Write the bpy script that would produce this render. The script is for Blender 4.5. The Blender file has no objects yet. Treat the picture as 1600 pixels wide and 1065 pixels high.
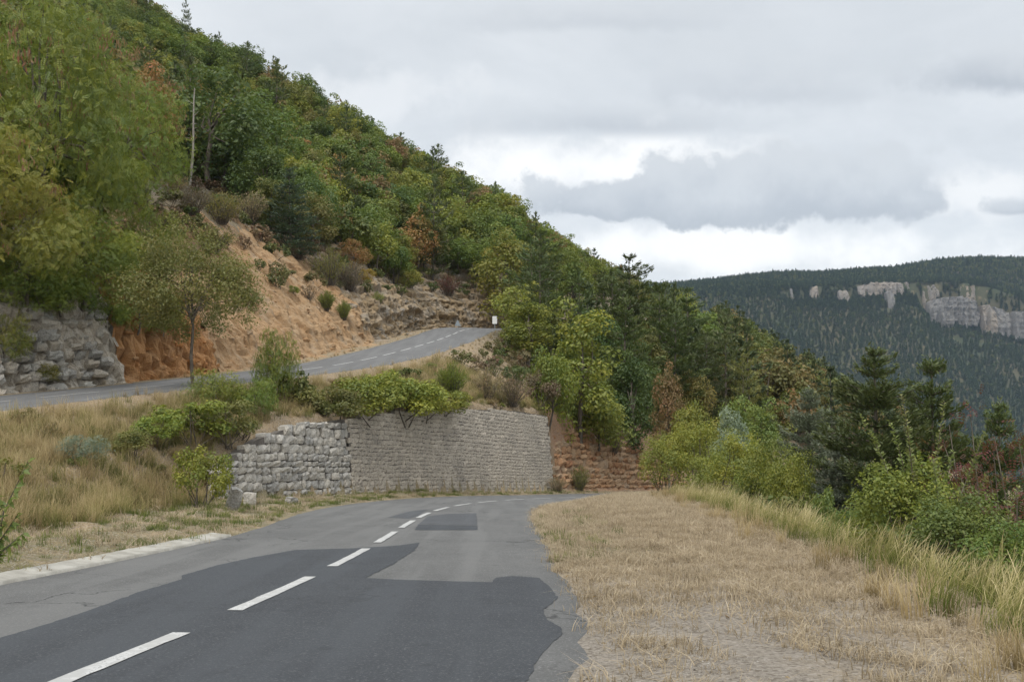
import bpy, math, random
import numpy as np
from mathutils import Vector, Matrix, geometry

scene = bpy.context.scene
COL = scene.collection
R = math.radians

# ------------------------------------------------------------------ camera
F = 1555.0                      # focal length in pixels of the 1600 px wide photograph
EYE = 1.54
PITCH = math.atan((600 - 532.5) / F)
cam_d = bpy.data.cameras.new("camera")
cam_d.sensor_width = 36.0
cam_d.lens = F / 1600 * 36.0
cam_d.clip_start = 0.1
cam_d.clip_end = 20000
cam = bpy.data.objects.new("camera", cam_d)
COL.objects.link(cam)
cam.location = (0, 0, EYE)
cam.rotation_euler = (math.pi / 2 + PITCH, 0, 0)
scene.camera = cam

# ------------------------------------------------------------------ sky
SUN_EL, SUN_AZ = R(52), R(200)          # azimuth clockwise from +Y (view direction)
world = bpy.data.worlds.new("World")
scene.world = world
world.use_nodes = True
nt = world.node_tree
nt.nodes.clear()


class NB:
    """small helper to write node trees"""
    def __init__(self, tree):
        self.t = tree

    def n(self, kind, **kw):
        o = self.t.nodes.new(kind)
        for k, v in kw.items():
            setattr(o, k, v)
        return o

    def put(self, sock, v):
        if v is None:
            return
        if isinstance(v, bpy.types.NodeSocket):
            self.t.links.new(v, sock)
        else:
            if isinstance(v, (tuple, list)) and len(v) == 3 and sock.type == 'RGBA':
                v = (*v, 1)
            sock.default_value = v

    def m(self, op, a, b=None, c=None, clamp=False):
        o = self.n('ShaderNodeMath', operation=op)
        o.use_clamp = clamp
        self.put(o.inputs[0], a); self.put(o.inputs[1], b); self.put(o.inputs[2], c)
        return o.outputs[0]

    def vm(self, op, a, b=None, scale=None):
        o = self.n('ShaderNodeVectorMath', operation=op)
        self.put(o.inputs[0], a); self.put(o.inputs[1], b)
        if scale is not None:
            self.put(o.inputs['Scale'], scale)
        return o.outputs[0]

    def mix(self, f, a, b, blend='MIX'):
        o = self.n('ShaderNodeMix', data_type='RGBA', blend_type=blend)
        self.put(o.inputs[0], f); self.put(o.inputs[6], a); self.put(o.inputs[7], b)
        return o.outputs[2]

    def noise(self, vec, scale, detail=4, rough=0.55, dist=0.0):
        o = self.n('ShaderNodeTexNoise')
        self.put(o.inputs['Vector'], vec)
        o.inputs['Scale'].default_value = scale
        o.inputs['Detail'].default_value = detail
        o.inputs['Roughness'].default_value = rough
        o.inputs['Distortion'].default_value = dist
        return o.outputs[0]

    def voro(self, vec, scale, feature='F1', out=0):
        o = self.n('ShaderNodeTexVoronoi', feature=feature)
        self.put(o.inputs['Vector'], vec)
        o.inputs['Scale'].default_value = scale
        return o.outputs[out]

    def ss(self, x, lo, hi):
        o = self.n('ShaderNodeMapRange', interpolation_type='SMOOTHSTEP')
        self.put(o.inputs[0], x)
        o.inputs[1].default_value = lo; o.inputs[2].default_value = hi
        return o.outputs[0]

    def ramp(self, f, stops):
        o = self.n('ShaderNodeValToRGB')
        self.put(o.inputs[0], f)
        e = o.color_ramp.elements
        while len(e) < len(stops):
            e.new(0.5)
        for i, (p, c) in enumerate(stops):
            e[i].position = p; e[i].color = (*c, 1)
        return o.outputs[0]


w = NB(nt)
sky = w.n('ShaderNodeTexSky', sky_type='NISHITA', sun_disc=False)
sky.sun_elevation = SUN_EL
sky.sun_rotation = SUN_AZ
bg1 = w.n('ShaderNodeBackground'); bg1.inputs[1].default_value = 0.11
nt.links.new(sky.outputs[0], bg1.inputs[0])
gen = w.n('ShaderNodeTexCoord').outputs['Generated']
sep = w.n('ShaderNodeSeparateXYZ'); nt.links.new(gen, sep.inputs[0])
X, Y, Z = sep.outputs
zz = w.m('ADD', w.m('ABSOLUTE', Z), 0.16)
comb = w.n('ShaderNodeCombineXYZ')
w.put(comb.inputs[0], w.m('DIVIDE', X, zz)); w.put(comb.inputs[1], w.m('DIVIDE', Y, zz)); comb.inputs[2].default_value = 3.7
deck = comb.outputs[0]
n1 = w.noise(deck, 0.62, 9, 0.58, 0.35)
n2 = w.noise(deck, 2.2, 9, 0.62, 0.3)
cover = w.m('ADD', w.m('MULTIPLY', n1, 0.6), w.m('MULTIPLY', n2, 0.4))
base = w.ramp(cover, [(0.38, (0.53, 0.555, 0.575)), (0.50, (0.60, 0.622, 0.64)), (0.62, (0.69, 0.705, 0.71))])
# single clouds that stand over the gorge, each placed by the direction it is seen in
yy = w.m('MAXIMUM', Y, 0.05)
ta, te = w.m('DIVIDE', X, yy), w.m('DIVIDE', Z, yy)
edge = w.noise(gen, 8.0, 9, 0.60)
edge2 = w.noise(gen, 24.0, 8, 0.62)
wob = w.m('ADD', w.m('MULTIPLY', w.m('SUBTRACT', edge, 0.5), 2.6), w.m('MULTIPLY', w.m('SUBTRACT', edge2, 0.5), 1.3))
front = w.ss(Y, 0.05, 0.3)


def cloud(u, v, ru, rv, soft, flat=1.0):
    """mask of one cloud seen at photograph direction (u, v); its base is flatter than its top"""
    a = w.m('DIVIDE', w.m('SUBTRACT', ta, (u - 800) / F), ru / F)
    e = w.m('DIVIDE', w.m('SUBTRACT', te, (600 - v) / F), rv / F)
    e = w.m('MULTIPLY', e, w.m('ADD', 1.0, w.m('MULTIPLY', w.m('LESS_THAN', e, 0.0), flat)))
    r = w.m('SQRT', w.m('ADD', w.m('MULTIPLY', a, a), w.m('MULTIPLY', e, e)))
    f = w.ss(w.m('SUBTRACT', w.m('ADD', 1.0, wob), r), -soft * 0.35, soft * 0.8)
    return w.m('MULTIPLY', f, front), e


colr = base
for (u, v, ru, rv, soft, c, amt) in [
        (960, 262, 270, 66, 0.9, (0.85, 0.845, 0.83), 1.0),        # bright gap
        (1530, 300, 130, 45, 0.8, (0.765, 0.765, 0.755), 0.9),
        (1130, 388, 440, 40, 0.9, (0.84, 0.838, 0.825), 1.0),
        (580, 150, 130, 60, 0.6, (0.70, 0.71, 0.715), 0.7)]:
    mk, _ = cloud(u, v, ru, rv, soft, 0.0)
    colr = w.mix(w.m('MULTIPLY', mk, amt), colr, c)
for (u, v, ru, rv, soft, amt) in [
        (960, 318, 165, 52, 0.28, 1.0), (1085, 312, 135, 78, 0.28, 1.0), (1285, 310, 245, 86, 0.32, 1.0),
        (960, 190, 230, 42, 0.9, 0.7), (1180, 130, 190, 70, 0.9, 0.6),
        (1560, 115, 150, 62, 0.7, 1.0), (1590, 325, 60, 22, 0.6, 0.9), (900, 20, 220, 40, 1.0, 0.5)]:
    mk, e = cloud(u, v, ru, rv, soft, 1.0)
    shade = w.mix(w.ss(w.m('ADD', e, w.m('ADD', w.m('MULTIPLY', w.m('SUBTRACT', edge, 0.5), 3.2), w.m('MULTIPLY', w.m('SUBTRACT', edge2, 0.5), 1.8))), -0.9, 1.0), (0.395, 0.42, 0.45), (0.545, 0.565, 0.58))
    colr = w.mix(w.m('MULTIPLY', mk, amt), colr, shade)
# an overcast sky is brighter overhead than near the horizon
lift = w.m('ADD', 1.0, w.m('MULTIPLY', w.ss(Z, 0.36, 0.95), 1.5))
colr = w.vm('SCALE', colr, scale=lift)
bg2 = w.n('ShaderNodeBackground'); bg2.inputs[1].default_value = 1.0
nt.links.new(colr, bg2.inputs[0])
mx = w.n('ShaderNodeMixShader'); mx.inputs[0].default_value = 0.93
nt.links.new(bg1.outputs[0], mx.inputs[1]); nt.links.new(bg2.outputs[0], mx.inputs[2])
wo = w.n('ShaderNodeOutputWorld'); nt.links.new(mx.outputs[0], wo.inputs[0])

sun_d = bpy.data.lights.new("sun", 'SUN')
sun_d.energy = 1.5
sun_d.angle = R(14)
sun_d.color = (1.0, 0.96, 0.90)
sun = bpy.data.objects.new("sun", sun_d)
COL.objects.link(sun)
d = Vector((math.sin(SUN_AZ) * math.cos(SUN_EL), math.cos(SUN_AZ) * math.cos(SUN_EL), math.sin(SUN_EL)))
sun.rotation_euler = d.to_track_quat('Z', 'Y').to_euler()

scene.view_settings.view_transform = 'Standard'
scene.view_settings.look = 'None'
scene.view_settings.gamma = 1.0
scene.view_settings.use_curve_mapping = False
scene.view_settings.exposure = 0.42
scene.cycles.use_denoising = True
scene.cycles.max_bounces = 5
scene.cycles.diffuse_bounces = 3
scene.cycles.transmission_bounces = 3
scene.cycles.transparent_max_bounces = 4
scene.cycles.volume_bounces = 0

# ------------------------------------------------------------------ measuring
CP, SP = math.cos(PITCH), math.sin(PITCH)


def P(u, v, y):
    """world point seen at photograph pixel (u, v) at forward distance y"""
    up = (532.5 - v) / F
    k = y / (CP - SP * up)
    return Vector(((u - 800) / F * k, y, EYE + k * (SP + CP * up)))


def pix(x, y, z):
    """photograph pixel of world points (arrays)"""
    dz = z - EYE
    f = y * CP + dz * SP
    f = np.maximum(f, 0.01)
    return 800 + x / f * F, 532.5 - (dz * CP - y * SP) / f * F


def smooth(x):
    x = np.clip(x, 0, 1)
    return x * x * (3 - 2 * x)


# lower road centre line, read off its dashes
obs = [(6.6, 92, 1065), (8.55, 280, 998), (10, 368, 957), (13, 494, 901.5), (14.3, 517, 885.5), (17.3, 576, 857), (18.6, 587, 848), (21.6, 619, 831),
       (23, 625.5, 824), (26, 647, 812.7), (30.3, 669, 801), (31.6, 674, 798.5), (34.6, 697, 792), (36, 707, 790), (39, 734, 786),
       (40.2, 745, 785), (43.1, 774.5, 782.6), (44.3, 787, 781.7), (47.1, 814, 779.5), (48.4, 829, 778.5), (51.2, 857, 778)]
pts = [P(u, v, y) for y, u, v in obs]
oy = np.array([p.y for p in pts])
cz = np.polyfit(oy, [p.z for p in pts], 3)
cx = np.polyfit(oy, [p.x for p in pts], 5)
Lp = []
for y in np.arange(7, 51.5, 1.0):
    Lp.append((np.polyval(cx, y), y, np.polyval(cz, y)))
x0, y0, z0 = Lp[0]
dx, dz = -0.11, (Lp[4][2] - Lp[0][2]) / 4
pre = [(x0 + dx * k * -1 - 0.0, y0 - k, z0 - dz * k) for k in range(1, 25)]
pre = [(x0 - 0.10 * k - 0.006 * k * k * 0.3, y, z) for k, (x, y, z) in zip(range(1, 25), pre)]
Lp = pre[::-1] + Lp
xe, ye, ze = Lp[-1]
for (x, y, z) in [(5.2, 60, -5.2), (10.0, 70, -6.2), (19.0, 84, -7.8), (32, 98, -9.6), (50.0, 113, -11.6), (72.0, 135, -14.2), (93.0, 190, -19), (122, 300, -26), (190, 600, -46), (262, 920, -66)]:
    Lp.append((x, y, z))


def resample(pl, step):
    pl = np.array(pl, float)
    seg = np.linalg.norm(np.diff(pl[:, :2], axis=0), axis=1)
    s = np.concatenate([[0], np.cumsum(seg)])
    ss = np.concatenate([np.arange(0, min(s[-1], 190), step), np.arange(190, s[-1], step * 12)])
    # smooth by averaging a linear resample
    o = np.stack([np.interp(ss, s, pl[:, k]) for k in range(3)], 1)
    for _ in range(14):
        o[1:-1] = (o[:-2] + 2 * o[1:-1] + o[2:]) / 4
    return o


L = resample(Lp, 1.0)

# upper road: its near edge, then a bend to the right round the nose of the hill
Ur = [P(u, v, y) for u, v, y in [(-190, 668, 28.0), (0, 640, 33), (150, 621, 37), (300, 607, 41.5), (420, 593, 46.3), (555, 578, 54), (640, 563, 62), (700, 545, 72.5), (745, 529, 86), (776, 511.5, 103)]]
Ur = [np.array(p) for p in Ur]
Uc = []
for i, p in enumerate(Ur):
    a, b = Ur[max(i - 1, 0)], Ur[min(i + 1, len(Ur) - 1)]
    t = (b - a)[:2]; t /= np.linalg.norm(t)
    Uc.append((p[0] - t[1] * 3.0, p[1] + t[0] * 3.0, p[2]))
u0 = Uc[0]
Uc = [(u0[0] - 40 * 0.45, u0[1] - 40 * 0.89, u0[2] - 2.8)] + Uc
Uc += [(-2.2, 110.5, 7.75), (3.5, 117.5, 8.0), (11, 124, 8.2), (20, 133, 8.6), (26.5, 150, 9.0), (36, 200, 10), (58, 300, 11), (124, 600, 14), (194, 920, 17)]
U = resample(Uc, 1.5)


def nearest(pl, x, y):
    """signed distance (left positive), height and y of the nearest point of a poly line"""
    a, b = pl[:-1], pl[1:]
    ab = (b - a)[:, :2]
    l2 = (ab ** 2).sum(1)
    x = np.asarray(x, float).ravel(); y = np.asarray(y, float).ravel()
    D, Zr, Yr = np.empty_like(x), np.empty_like(x), np.empty_like(x)
    for i in range(0, len(x), 20000):
        px, py = x[i:i + 20000, None], y[i:i + 20000, None]
        rx, ry = px - a[None, :, 0], py - a[None, :, 1]
        t = np.clip((rx * ab[None, :, 0] + ry * ab[None, :, 1]) / l2[None], 0, 1)
        ex, ey = rx - t * ab[None, :, 0], ry - t * ab[None, :, 1]
        d2 = ex * ex + ey * ey
        k = d2.argmin(1)
        r = np.arange(len(k))
        tt = t[r, k]
        cr = ab[k, 0] * ry[r, k] - ab[k, 1] * rx[r, k]
        D[i:i + 20000] = np.sqrt(d2[r, k]) * np.sign(cr)
        Zr[i:i + 20000] = a[k, 2] + tt * (b[k, 2] - a[k, 2])
        Yr[i:i + 20000] = a[k, 1] + tt * (b[k, 1] - a[k, 1])
    return D, Zr, Yr


rs = np.random.RandomState(5)
_ph = rs.uniform(0, 6.28, (10, 2)); _fr = rs.uniform(0.6, 1.6, (10, 2)); _sg = rs.choice([-1, 1], 10)


def wave(x, y, wl, k0=0):
    """cheap smooth noise in about -1..1 with wavelength wl"""
    s = 0
    for k in range(5):
        a = _ph[(k + k0) % 10]; f = _fr[(k + k0 * 3) % 10] * 6.28 / wl
        s = s + np.sin(x * f[0] * _sg[k] + y * f[1] + a[0]) * np.cos(y * f[0] * 0.7 - x * f[1] * 0.5 + a[1])
    return s / 2.6


UH = 3.0                                      # half width of the upper road


def LHL(y):                                   # lower road: centre line to its left edge
    return np.interp(y, [6, 12, 20, 24, 31, 37, 45, 55, 62], [3.55, 3.5, 3.2, 3.3, 3.85, 4.0, 3.9, 3.5, 3.2])


def LHR(y):
    return np.interp(y, [0, 6, 8, 10, 11.5, 14, 21, 36, 60], [3.2, 3.25, 3.40, 3.45, 3.35, 3.15, 3.05, 3.1, 3.1])


def WALLD(y):                                 # centre line to the foot of the retaining wall
    return np.interp(y, [10, 28, 34, 43, 52, 60, 70, 90], [6.0, 6.9, 7.5, 6.2, 5.2, 4.5, 4.6, 4.8])


def WALLH(y):                                 # height of the wall, bank or rock step there
    return np.interp(y, [8, 26, 32.5, 34, 36, 39, 43, 48, 54, 59, 64, 66, 75, 95, 130], [0.25, 0.6, 0.9, 1.3, 2.2, 2.9, 3.4, 4.1, 4.6, 4.9, 4.9, 4.0, 3.3, 2.5, 2.0])


def WALLR(y):                                 # width over which that step rises
    return np.interp(y, [26, 33, 35, 62, 66, 80], [3.0, 2.0, 0.6, 0.6, 1.6, 2.2])


def EDGEC(y):                                 # width of the gravel shoulder right of the road
    return np.interp(y, [0, 8, 12, 18, 30, 40, 60], [3.4, 3.55, 3.9, 4.35, 4.7, 4.9, 4.6])


def ground_z(x, y, full=False, sink=False):
    sh = np.shape(x)
    x = np.asarray(x, float).ravel(); y = np.asarray(y, float).ravel()
    dU, zU, yU = nearest(U, x, y)
    dL, zL, yL = nearest(L, x, y)
    far = np.sqrt(x * x + y * y)
    fine = wave(x, y, 5.0) * 0.06 + wave(x, y, 2.1, 3) * 0.03
    # hill above the upper road
    dd = np.maximum(dU - UH, 0)
    k1 = np.interp(yU, [0, 45, 50, 56, 64, 76, 84, 90, 108, 130], [3.0, 3.2, 2.4, 1.2, 1.2, 1.4, 2.4, 2.6, 2.8, 2.3])
    w1 = np.interp(yU, [0, 45, 56, 64, 72, 108], [1.0, 1.0, 1.5, 1.5, 1.4, 1.6])
    k2 = np.interp(yU, [0, 45, 56, 75, 90, 130], [1.15, 1.15, 1.0, 0.95, 0.8, 0.8])
    w2 = np.interp(yU, [0, 45, 56, 75, 90, 130], [8, 7, 9, 9, 6, 6])
    v1 = np.interp(yU, [0, 50, 60, 70], [0.7, 0.8, 1.4, 1.6])
    e = np.maximum(dd - v1, 0)
    if sink:                               # the ground sheet stays behind the rock sheets
        e = np.maximum(e - 1.1 * smooth((np.interp(yU, [44, 47, 52, 54, 66, 70], [8.5, 7, 7, 12.5, 12.5, 9]) - e) / 1.5) * smooth((126 - yU) / 4), 0)
    cut = k1 * smooth(e / w1) + k2 * np.clip(e - w1 * 0.5, 0, w2) + 0.575 * np.maximum(e - w1 * 0.5 - w2, 0)
    hill = zU + cut + np.minimum(e, 1) * fine * 3 + smooth((dd - 25) / 60) * wave(x, y, 70.0, 2) * 2.6
    if sink:
        hill = hill - 0.2 * smooth((e - 0.1) / 0.5) * smooth((np.interp(yU, [44, 47, 52, 54, 66, 70], [8.5, 7, 7, 12.5, 12.5, 9]) - e) / 1.0) * smooth((126 - yU) / 4)
    # bank between the two roads
    a = np.maximum(-dU - UH, 0)
    b = np.maximum(dL - LHL(yL), 0)
    bw = WALLD(yL) - LHL(yL) + 0.12
    verge = zL + 0.05 * smooth(b / 0.6) + 0.06 * np.clip(b - 0.6, 0, 3)
    tot = np.maximum(a + b - bw, 0.5)
    tt = np.clip((b - bw) / tot, 0, 1)
    p = np.interp(yL, [8, 30, 36, 60], [1.9, 1.7, 1.25, 1.2])
    top = zL + WALLH(yL)
    prof = top + (zU - 0.06 - top) * (1 - (1 - tt) ** p)
    st = smooth((b - bw) / WALLR(yL))
    bank = verge * (1 - st) + prof * st + fine * smooth(b / 1.5) * smooth(a / 1.5) * 2.0
    bank = np.where(a < 0.9, np.minimum(bank, zU - 0.03 + 0.10 * a), bank)
    # gravel shoulder and the drop into the gorge
    c = np.maximum(-dL - LHR(yL), 0)
    ew = EDGEC(yL)
    hb = np.interp(yL, [5, 12, 22, 40, 60], [0.05, 0.14, 0.30, 0.46, 0.5])
    sh_z = zL + hb * smooth(c / 3.0) + fine * 0.5 * smooth(c / 1.0)
    q = np.maximum(c - ew, 0)
    drop = 0.68 * (np.sqrt(q * q + 1.2) - math.sqrt(1.2))
    right = sh_z - drop + smooth((q - 15) / 60) * wave(x, y, 60.0, 4) * 2.5
    z = np.where(dU > 0, hill, np.where(dL > 0, bank, right))
    # beds of the two roads
    onU = np.abs(dU) < UH + 0.35
    onL = (dL < LHL(yL) + 0.1) & (dL > -LHR(yL) - 0.1)
    cross = np.interp(yU, [60, 100], [0.0, 0.05]) * np.clip(dU, -3.3, 3.3)
    z = np.where(onU, zU - 0.03 + cross, z)
    z = np.where(onL, zL - 0.03, z)
    if full:
        return z.reshape(sh), dict(dU=dU, yU=yU, dL=dL, yL=yL, b=b, bw=bw, a=a, c=c, ew=ew, q=q, e=e)
    return z.reshape(sh)


def gz(x, y):
    return float(ground_z(np.array([x]), np.array([y]))[0])


def hit(u, v, y0=4.0, y1=700.0):
    """where the line of sight through pixel (u, v) meets the ground"""
    ys = np.concatenate([np.arange(y0, 140, 0.1), np.arange(140, y1, 1.0)])
    up = (532.5 - v) / F
    k = ys / (CP - SP * up)
    xs = (u - 800) / F * k
    zs = EYE + k * (SP + CP * up)
    g = ground_z(xs, ys)
    i = np.argmax(zs <= g)
    return Vector((xs[i], ys[i], g[i]))


# ------------------------------------------------------------------ object helpers
def tag(o, label=None, cat=None, group=None, kind=None):
    if label: o['label'] = label
    if cat: o['category'] = cat
    if group: o['group'] = group
    if kind: o['kind'] = kind
    return o


def empty(name, loc, label=None, cat=None, group=None, rz=0.0):
    o = bpy.data.objects.new(name, None)
    o.empty_display_size = 0.3
    COL.objects.link(o)
    o.location = loc
    o.rotation_euler = (0, 0, rz)
    return tag(o, label, cat, group)


def link(name, me, parent=None, loc=(0, 0, 0)):
    o = bpy.data.objects.new(name, me)
    COL.objects.link(o)
    o.location = loc
    if parent: o.parent = parent
    return o


class Geo:
    """collects vertices and faces and builds ONE mesh"""
    def __init__(self):
        self.v, self.q, self.t3, self.tint, self.mq, self.mt, self.n = [], [], [], [], [], [], 0

    def add(self, V, quads=None, tris=None, tint=None, mat=0):
        V = np.asarray(V, float).reshape(-1, 3)
        if quads is not None and len(quads):
            self.q.append(np.asarray(quads, int) + self.n); self.mq.append(np.full(len(quads), mat))
        if tris is not None and len(tris):
            self.t3.append(np.asarray(tris, int) + self.n); self.mt.append(np.full(len(tris), mat))
        self.v.append(V)
        self.tint.append(np.full(len(V), 0.5) if tint is None else np.broadcast_to(tint, (len(V),)))
        self.n += len(V)

    def tube(self, pts, rad, sides=6, tint=0.5, mat=0):
        pts = np.asarray(pts, float); rad = np.broadcast_to(rad, (len(pts),))
        tan = np.gradient(pts, axis=0)
        tan /= np.linalg.norm(tan, axis=1)[:, None] + 1e-9
        ref = np.where(np.abs(tan[:, 2:3]) > 0.9, np.array([[1., 0, 0]]), np.array([[0, 0, 1.]]))
        s = np.cross(tan, ref); s /= np.linalg.norm(s, axis=1)[:, None] + 1e-9
        t = np.cross(tan, s)
        an = np.linspace(0, 2 * np.pi, sides, endpoint=False)
        V = pts[:, None, :] + rad[:, None, None] * (np.cos(an)[None, :, None] * s[:, None, :] + np.sin(an)[None, :, None] * t[:, None, :])
        n = len(pts)
        i, j = np.meshgrid(np.arange(n - 1), np.arange(sides), indexing='ij')
        a = i * sides + j; b = i * sides + (j + 1) % sides
        Q = np.stack([a, b, b + sides, a + sides], -1).reshape(-1, 4)
        self.add(V.reshape(-1, 3), Q, tint=tint, mat=mat)

    def leaves(self, C, T, N, Ln, Wd, tint=0.5, mat=0, fold=0.12):
        """diamond leaves: centre, direction, normal, length and width arrays"""
        C = np.asarray(C, float); n = len(C)
        if n == 0: return
        T = T / (np.linalg.norm(T, axis=1)[:, None] + 1e-9)
        B = np.cross(N, T); B /= np.linalg.norm(B, axis=1)[:, None] + 1e-9
        N2 = np.cross(T, B)
        Ln = np.broadcast_to(Ln, (n,))[:, None]; Wd = np.broadcast_to(Wd, (n,))[:, None]
        V = np.stack([C - T * Ln / 2, C + B * Wd / 2 + N2 * Wd * fold - T * Ln * 0.06, C + T * Ln / 2, C - B * Wd / 2 + N2 * Wd * fold - T * Ln * 0.06], 1)
        Q = np.arange(n * 4).reshape(n, 4)
        self.add(V.reshape(-1, 3), Q, tint=np.repeat(np.broadcast_to(tint, (n,)), 4), mat=mat)

    def mesh(self, name, mats, smooth_shade=False):
        me = bpy.data.meshes.new(name)
        V = np.concatenate(self.v)
        loops, starts, mi = [], [], []
        nl = 0
        if self.q:
            q = np.concatenate(self.q); loops.append(q.ravel()); starts.append(np.arange(len(q)) * 4); nl = len(q) * 4; mi.append(np.concatenate(self.mq))
        if self.t3:
            t = np.concatenate(self.t3); loops.append(t.ravel()); starts.append(nl + np.arange(len(t)) * 3); mi.append(np.concatenate(self.mt))
        loops = np.concatenate(loops); starts = np.concatenate(starts); mi = np.concatenate(mi)
        me.vertices.add(len(V)); me.vertices.foreach_set('co', V.ravel())
        me.loops.add(len(loops)); me.loops.foreach_set('vertex_index', loops.astype(np.int32))
        me.polygons.add(len(starts)); me.polygons.foreach_set('loop_start', starts.astype(np.int32))
        me.polygons.foreach_set('material_index', mi.astype(np.int32))
        me.polygons.foreach_set('use_smooth', np.full(len(starts), smooth_shade))
        a = me.attributes.new('tint', 'FLOAT', 'POINT'); a.data.foreach_set('value', np.concatenate(self.tint).astype(np.float32))
        me.update(); me.validate()
        for m in (mats if isinstance(mats, (list, tuple)) else [mats]):
            me.materials.append(m)
        return me


def grid_mesh(name, XYZ, mat, flip=False, cols=None, smooth_shade=True):
    """mesh of an (n, m, 3) grid of points"""
    n, m = XYZ.shape[:2]
    i, j = np.meshgrid(np.arange(n - 1), np.arange(m - 1), indexing='ij')
    a = i * m + j
    Q = np.stack([a, a + 1, a + m + 1, a + m], -1).reshape(-1, 4)
    if flip: Q = Q[:, ::-1]
    g = Geo(); g.add(XYZ.reshape(-1, 3), Q)
    me = g.mesh(name, mat, smooth_shade)
    if cols is not None:
        ca = me.attributes.new('zone', 'FLOAT_COLOR', 'POINT')
        c4 = np.concatenate([cols.reshape(-1, 3), np.ones((n * m, 1))], 1)
        ca.data.foreach_set('color', c4.ravel().astype(np.float32))
    return me


# ------------------------------------------------------------------ materials
def mat(name):
    m = bpy.data.materials.new(name)
    m.use_nodes = True
    m.node_tree.nodes.clear()
    b = NB(m.node_tree)
    out = b.n('ShaderNodeOutputMaterial')
    return m, b, out


def finish(b, out, color, rough=0.85, bump=None, strength=0.4, dist=0.02, spec=0.3):
    p = b.n('ShaderNodeBsdfPrincipled')
    b.put(p.inputs['Base Color'], color); b.put(p.inputs['Roughness'], rough)
    p.inputs['Specular IOR Level'].default_value = spec
    if bump is not None:
        bp = b.n('ShaderNodeBump'); bp.inputs['Strength'].default_value = strength; bp.inputs['Distance'].default_value = dist
        b.put(bp.inputs['Height'], bump)
        b.t.links.new(bp.outputs[0], p.inputs['Normal'])
    b.t.links.new(p.outputs[0], out.inputs[0])


def leaf_mat(name, ramp=None, trans=0.38, vary=0.6, gain=1.0):
    """leaf: colour of the object (or a ramp over instances), varied leaf by leaf"""
    m, b, out = mat(name)
    oi = b.n('ShaderNodeObjectInfo')
    if ramp:
        c = b.ramp(oi.outputs['Random'], ramp)
    else:
        c = oi.outputs['Color']
    t = b.n('ShaderNodeAttribute', attribute_name='tint').outputs['Fac']
    h = b.n('ShaderNodeHueSaturation')
    b.put(h.inputs['Hue'], b.m('ADD', 0.5, b.m('MULTIPLY', b.m('SUBTRACT', 0.5, t), 0.075)))
    b.put(h.inputs['Saturation'], b.m('ADD', 0.90, b.m('MULTIPLY', t, 0.12)))
    b.put(h.inputs['Value'], b.m('ADD', gain - vary / 2, b.m('MULTIPLY', t, vary)))
    b.put(h.inputs['Color'], c)
    col = h.outputs[0]
    df = b.n('ShaderNodeBsdfDiffuse'); b.put(df.inputs[0], col)
    tr = b.n('ShaderNodeBsdfTranslucent'); b.put(tr.inputs[0], b.mix(0.35, col, (0.20, 0.24, 0.03)) if not ramp else col)
    gl = b.n('ShaderNodeBsdfGlossy'); gl.inputs['Roughness'].default_value = 0.5; gl.inputs[0].default_value = (0.5, 0.5, 0.5, 1)
    m1 = b.n('ShaderNodeMixShader'); m1.inputs[0].default_value = trans
    b.t.links.new(df.outputs[0], m1.inputs[1]); b.t.links.new(tr.outputs[0], m1.inputs[2])
    m2 = b.n('ShaderNodeMixShader'); m2.inputs[0].default_value = 0.05
    b.t.links.new(m1.outputs[0], m2.inputs[1]); b.t.links.new(gl.outputs[0], m2.inputs[2])
    b.t.links.new(m2.outputs[0], out.inputs[0])
    return m


def pos(b):
    return b.n('ShaderNodeNewGeometry').outputs['Position']


def rock_mat(name, cols, scale=1.0, lichen=(0.07, 0.07, 0.065), amt=0.5, rough=0.9):
    m, b, out = mat(name)
    p = pos(b)
    rnd = b.n('ShaderNodeObjectInfo').outputs['Random']
    n = b.noise(p, 0.7 * scale, 5, 0.6)
    f = b.m('ADD', b.m('MULTIPLY', rnd, 0.65), b.m('MULTIPLY', b.m('SUBTRACT', n, 0.5), 1.1), clamp=False)
    f = b.m('ADD', f, 0.17, clamp=True)
    k = len(cols)
    c = b.ramp(f, [(i / (k - 1), cc) for i, cc in enumerate(cols)])
    n2 = b.noise(p, 5.0 * scale, 6, 0.65)
    n3 = b.noise(p, 22.0 * scale, 4, 0.6)
    c = b.mix(b.m('MULTIPLY', b.ss(n2, 0.52, 0.72), amt), c, lichen)
    c = b.mix(b.m('MULTIPLY', b.ss(n3, 0.40, 0.7), 0.25), c, cols[-1])
    c = b.mix(b.m('MULTIPLY', b.ss(n3, 0.52, 0.34), 0.45), c, lichen)
    finish(b, out, c, rough, b.m('ADD', n2, b.m('MULTIPLY', n3, 0.5)), 1.0, 0.10 / max(scale, 0.05))
    return m
# ================================================================== GROUND
def axis(lo, f0, f1, hi, fine, grow):
    a = list(np.arange(f0, f1 + 1e-6, fine))
    st, x = fine, f1
    while x < hi:
        st = min(st * grow, 14); x += st; a.append(x)
    st, x = fine, f0
    while x > lo:
        st = min(st * grow, 14); x -= st; a.insert(0, x)
    return np.array(a)


gx = axis(-460, -19, 13, 420, 0.38, 1.06)
gy = axis(-14, 3, 68, 900, 0.38, 1.05)
GX, GY = np.meshgrid(gx, gy, indexing='ij')
GZ, inf = ground_z(GX, GY, True, True)
sh = GX.shape
dU, yU, dL, yL, bb, bw, aa, cc, ew, qq, ee = [inf[k].reshape(sh) for k in ('dU', 'yU', 'dL', 'yL', 'b', 'bw', 'a', 'c', 'ew', 'q', 'e')]


def lerp(c0, c1, t):
    return c0 + (np.asarray(c1) - c0) * t[..., None]


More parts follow.
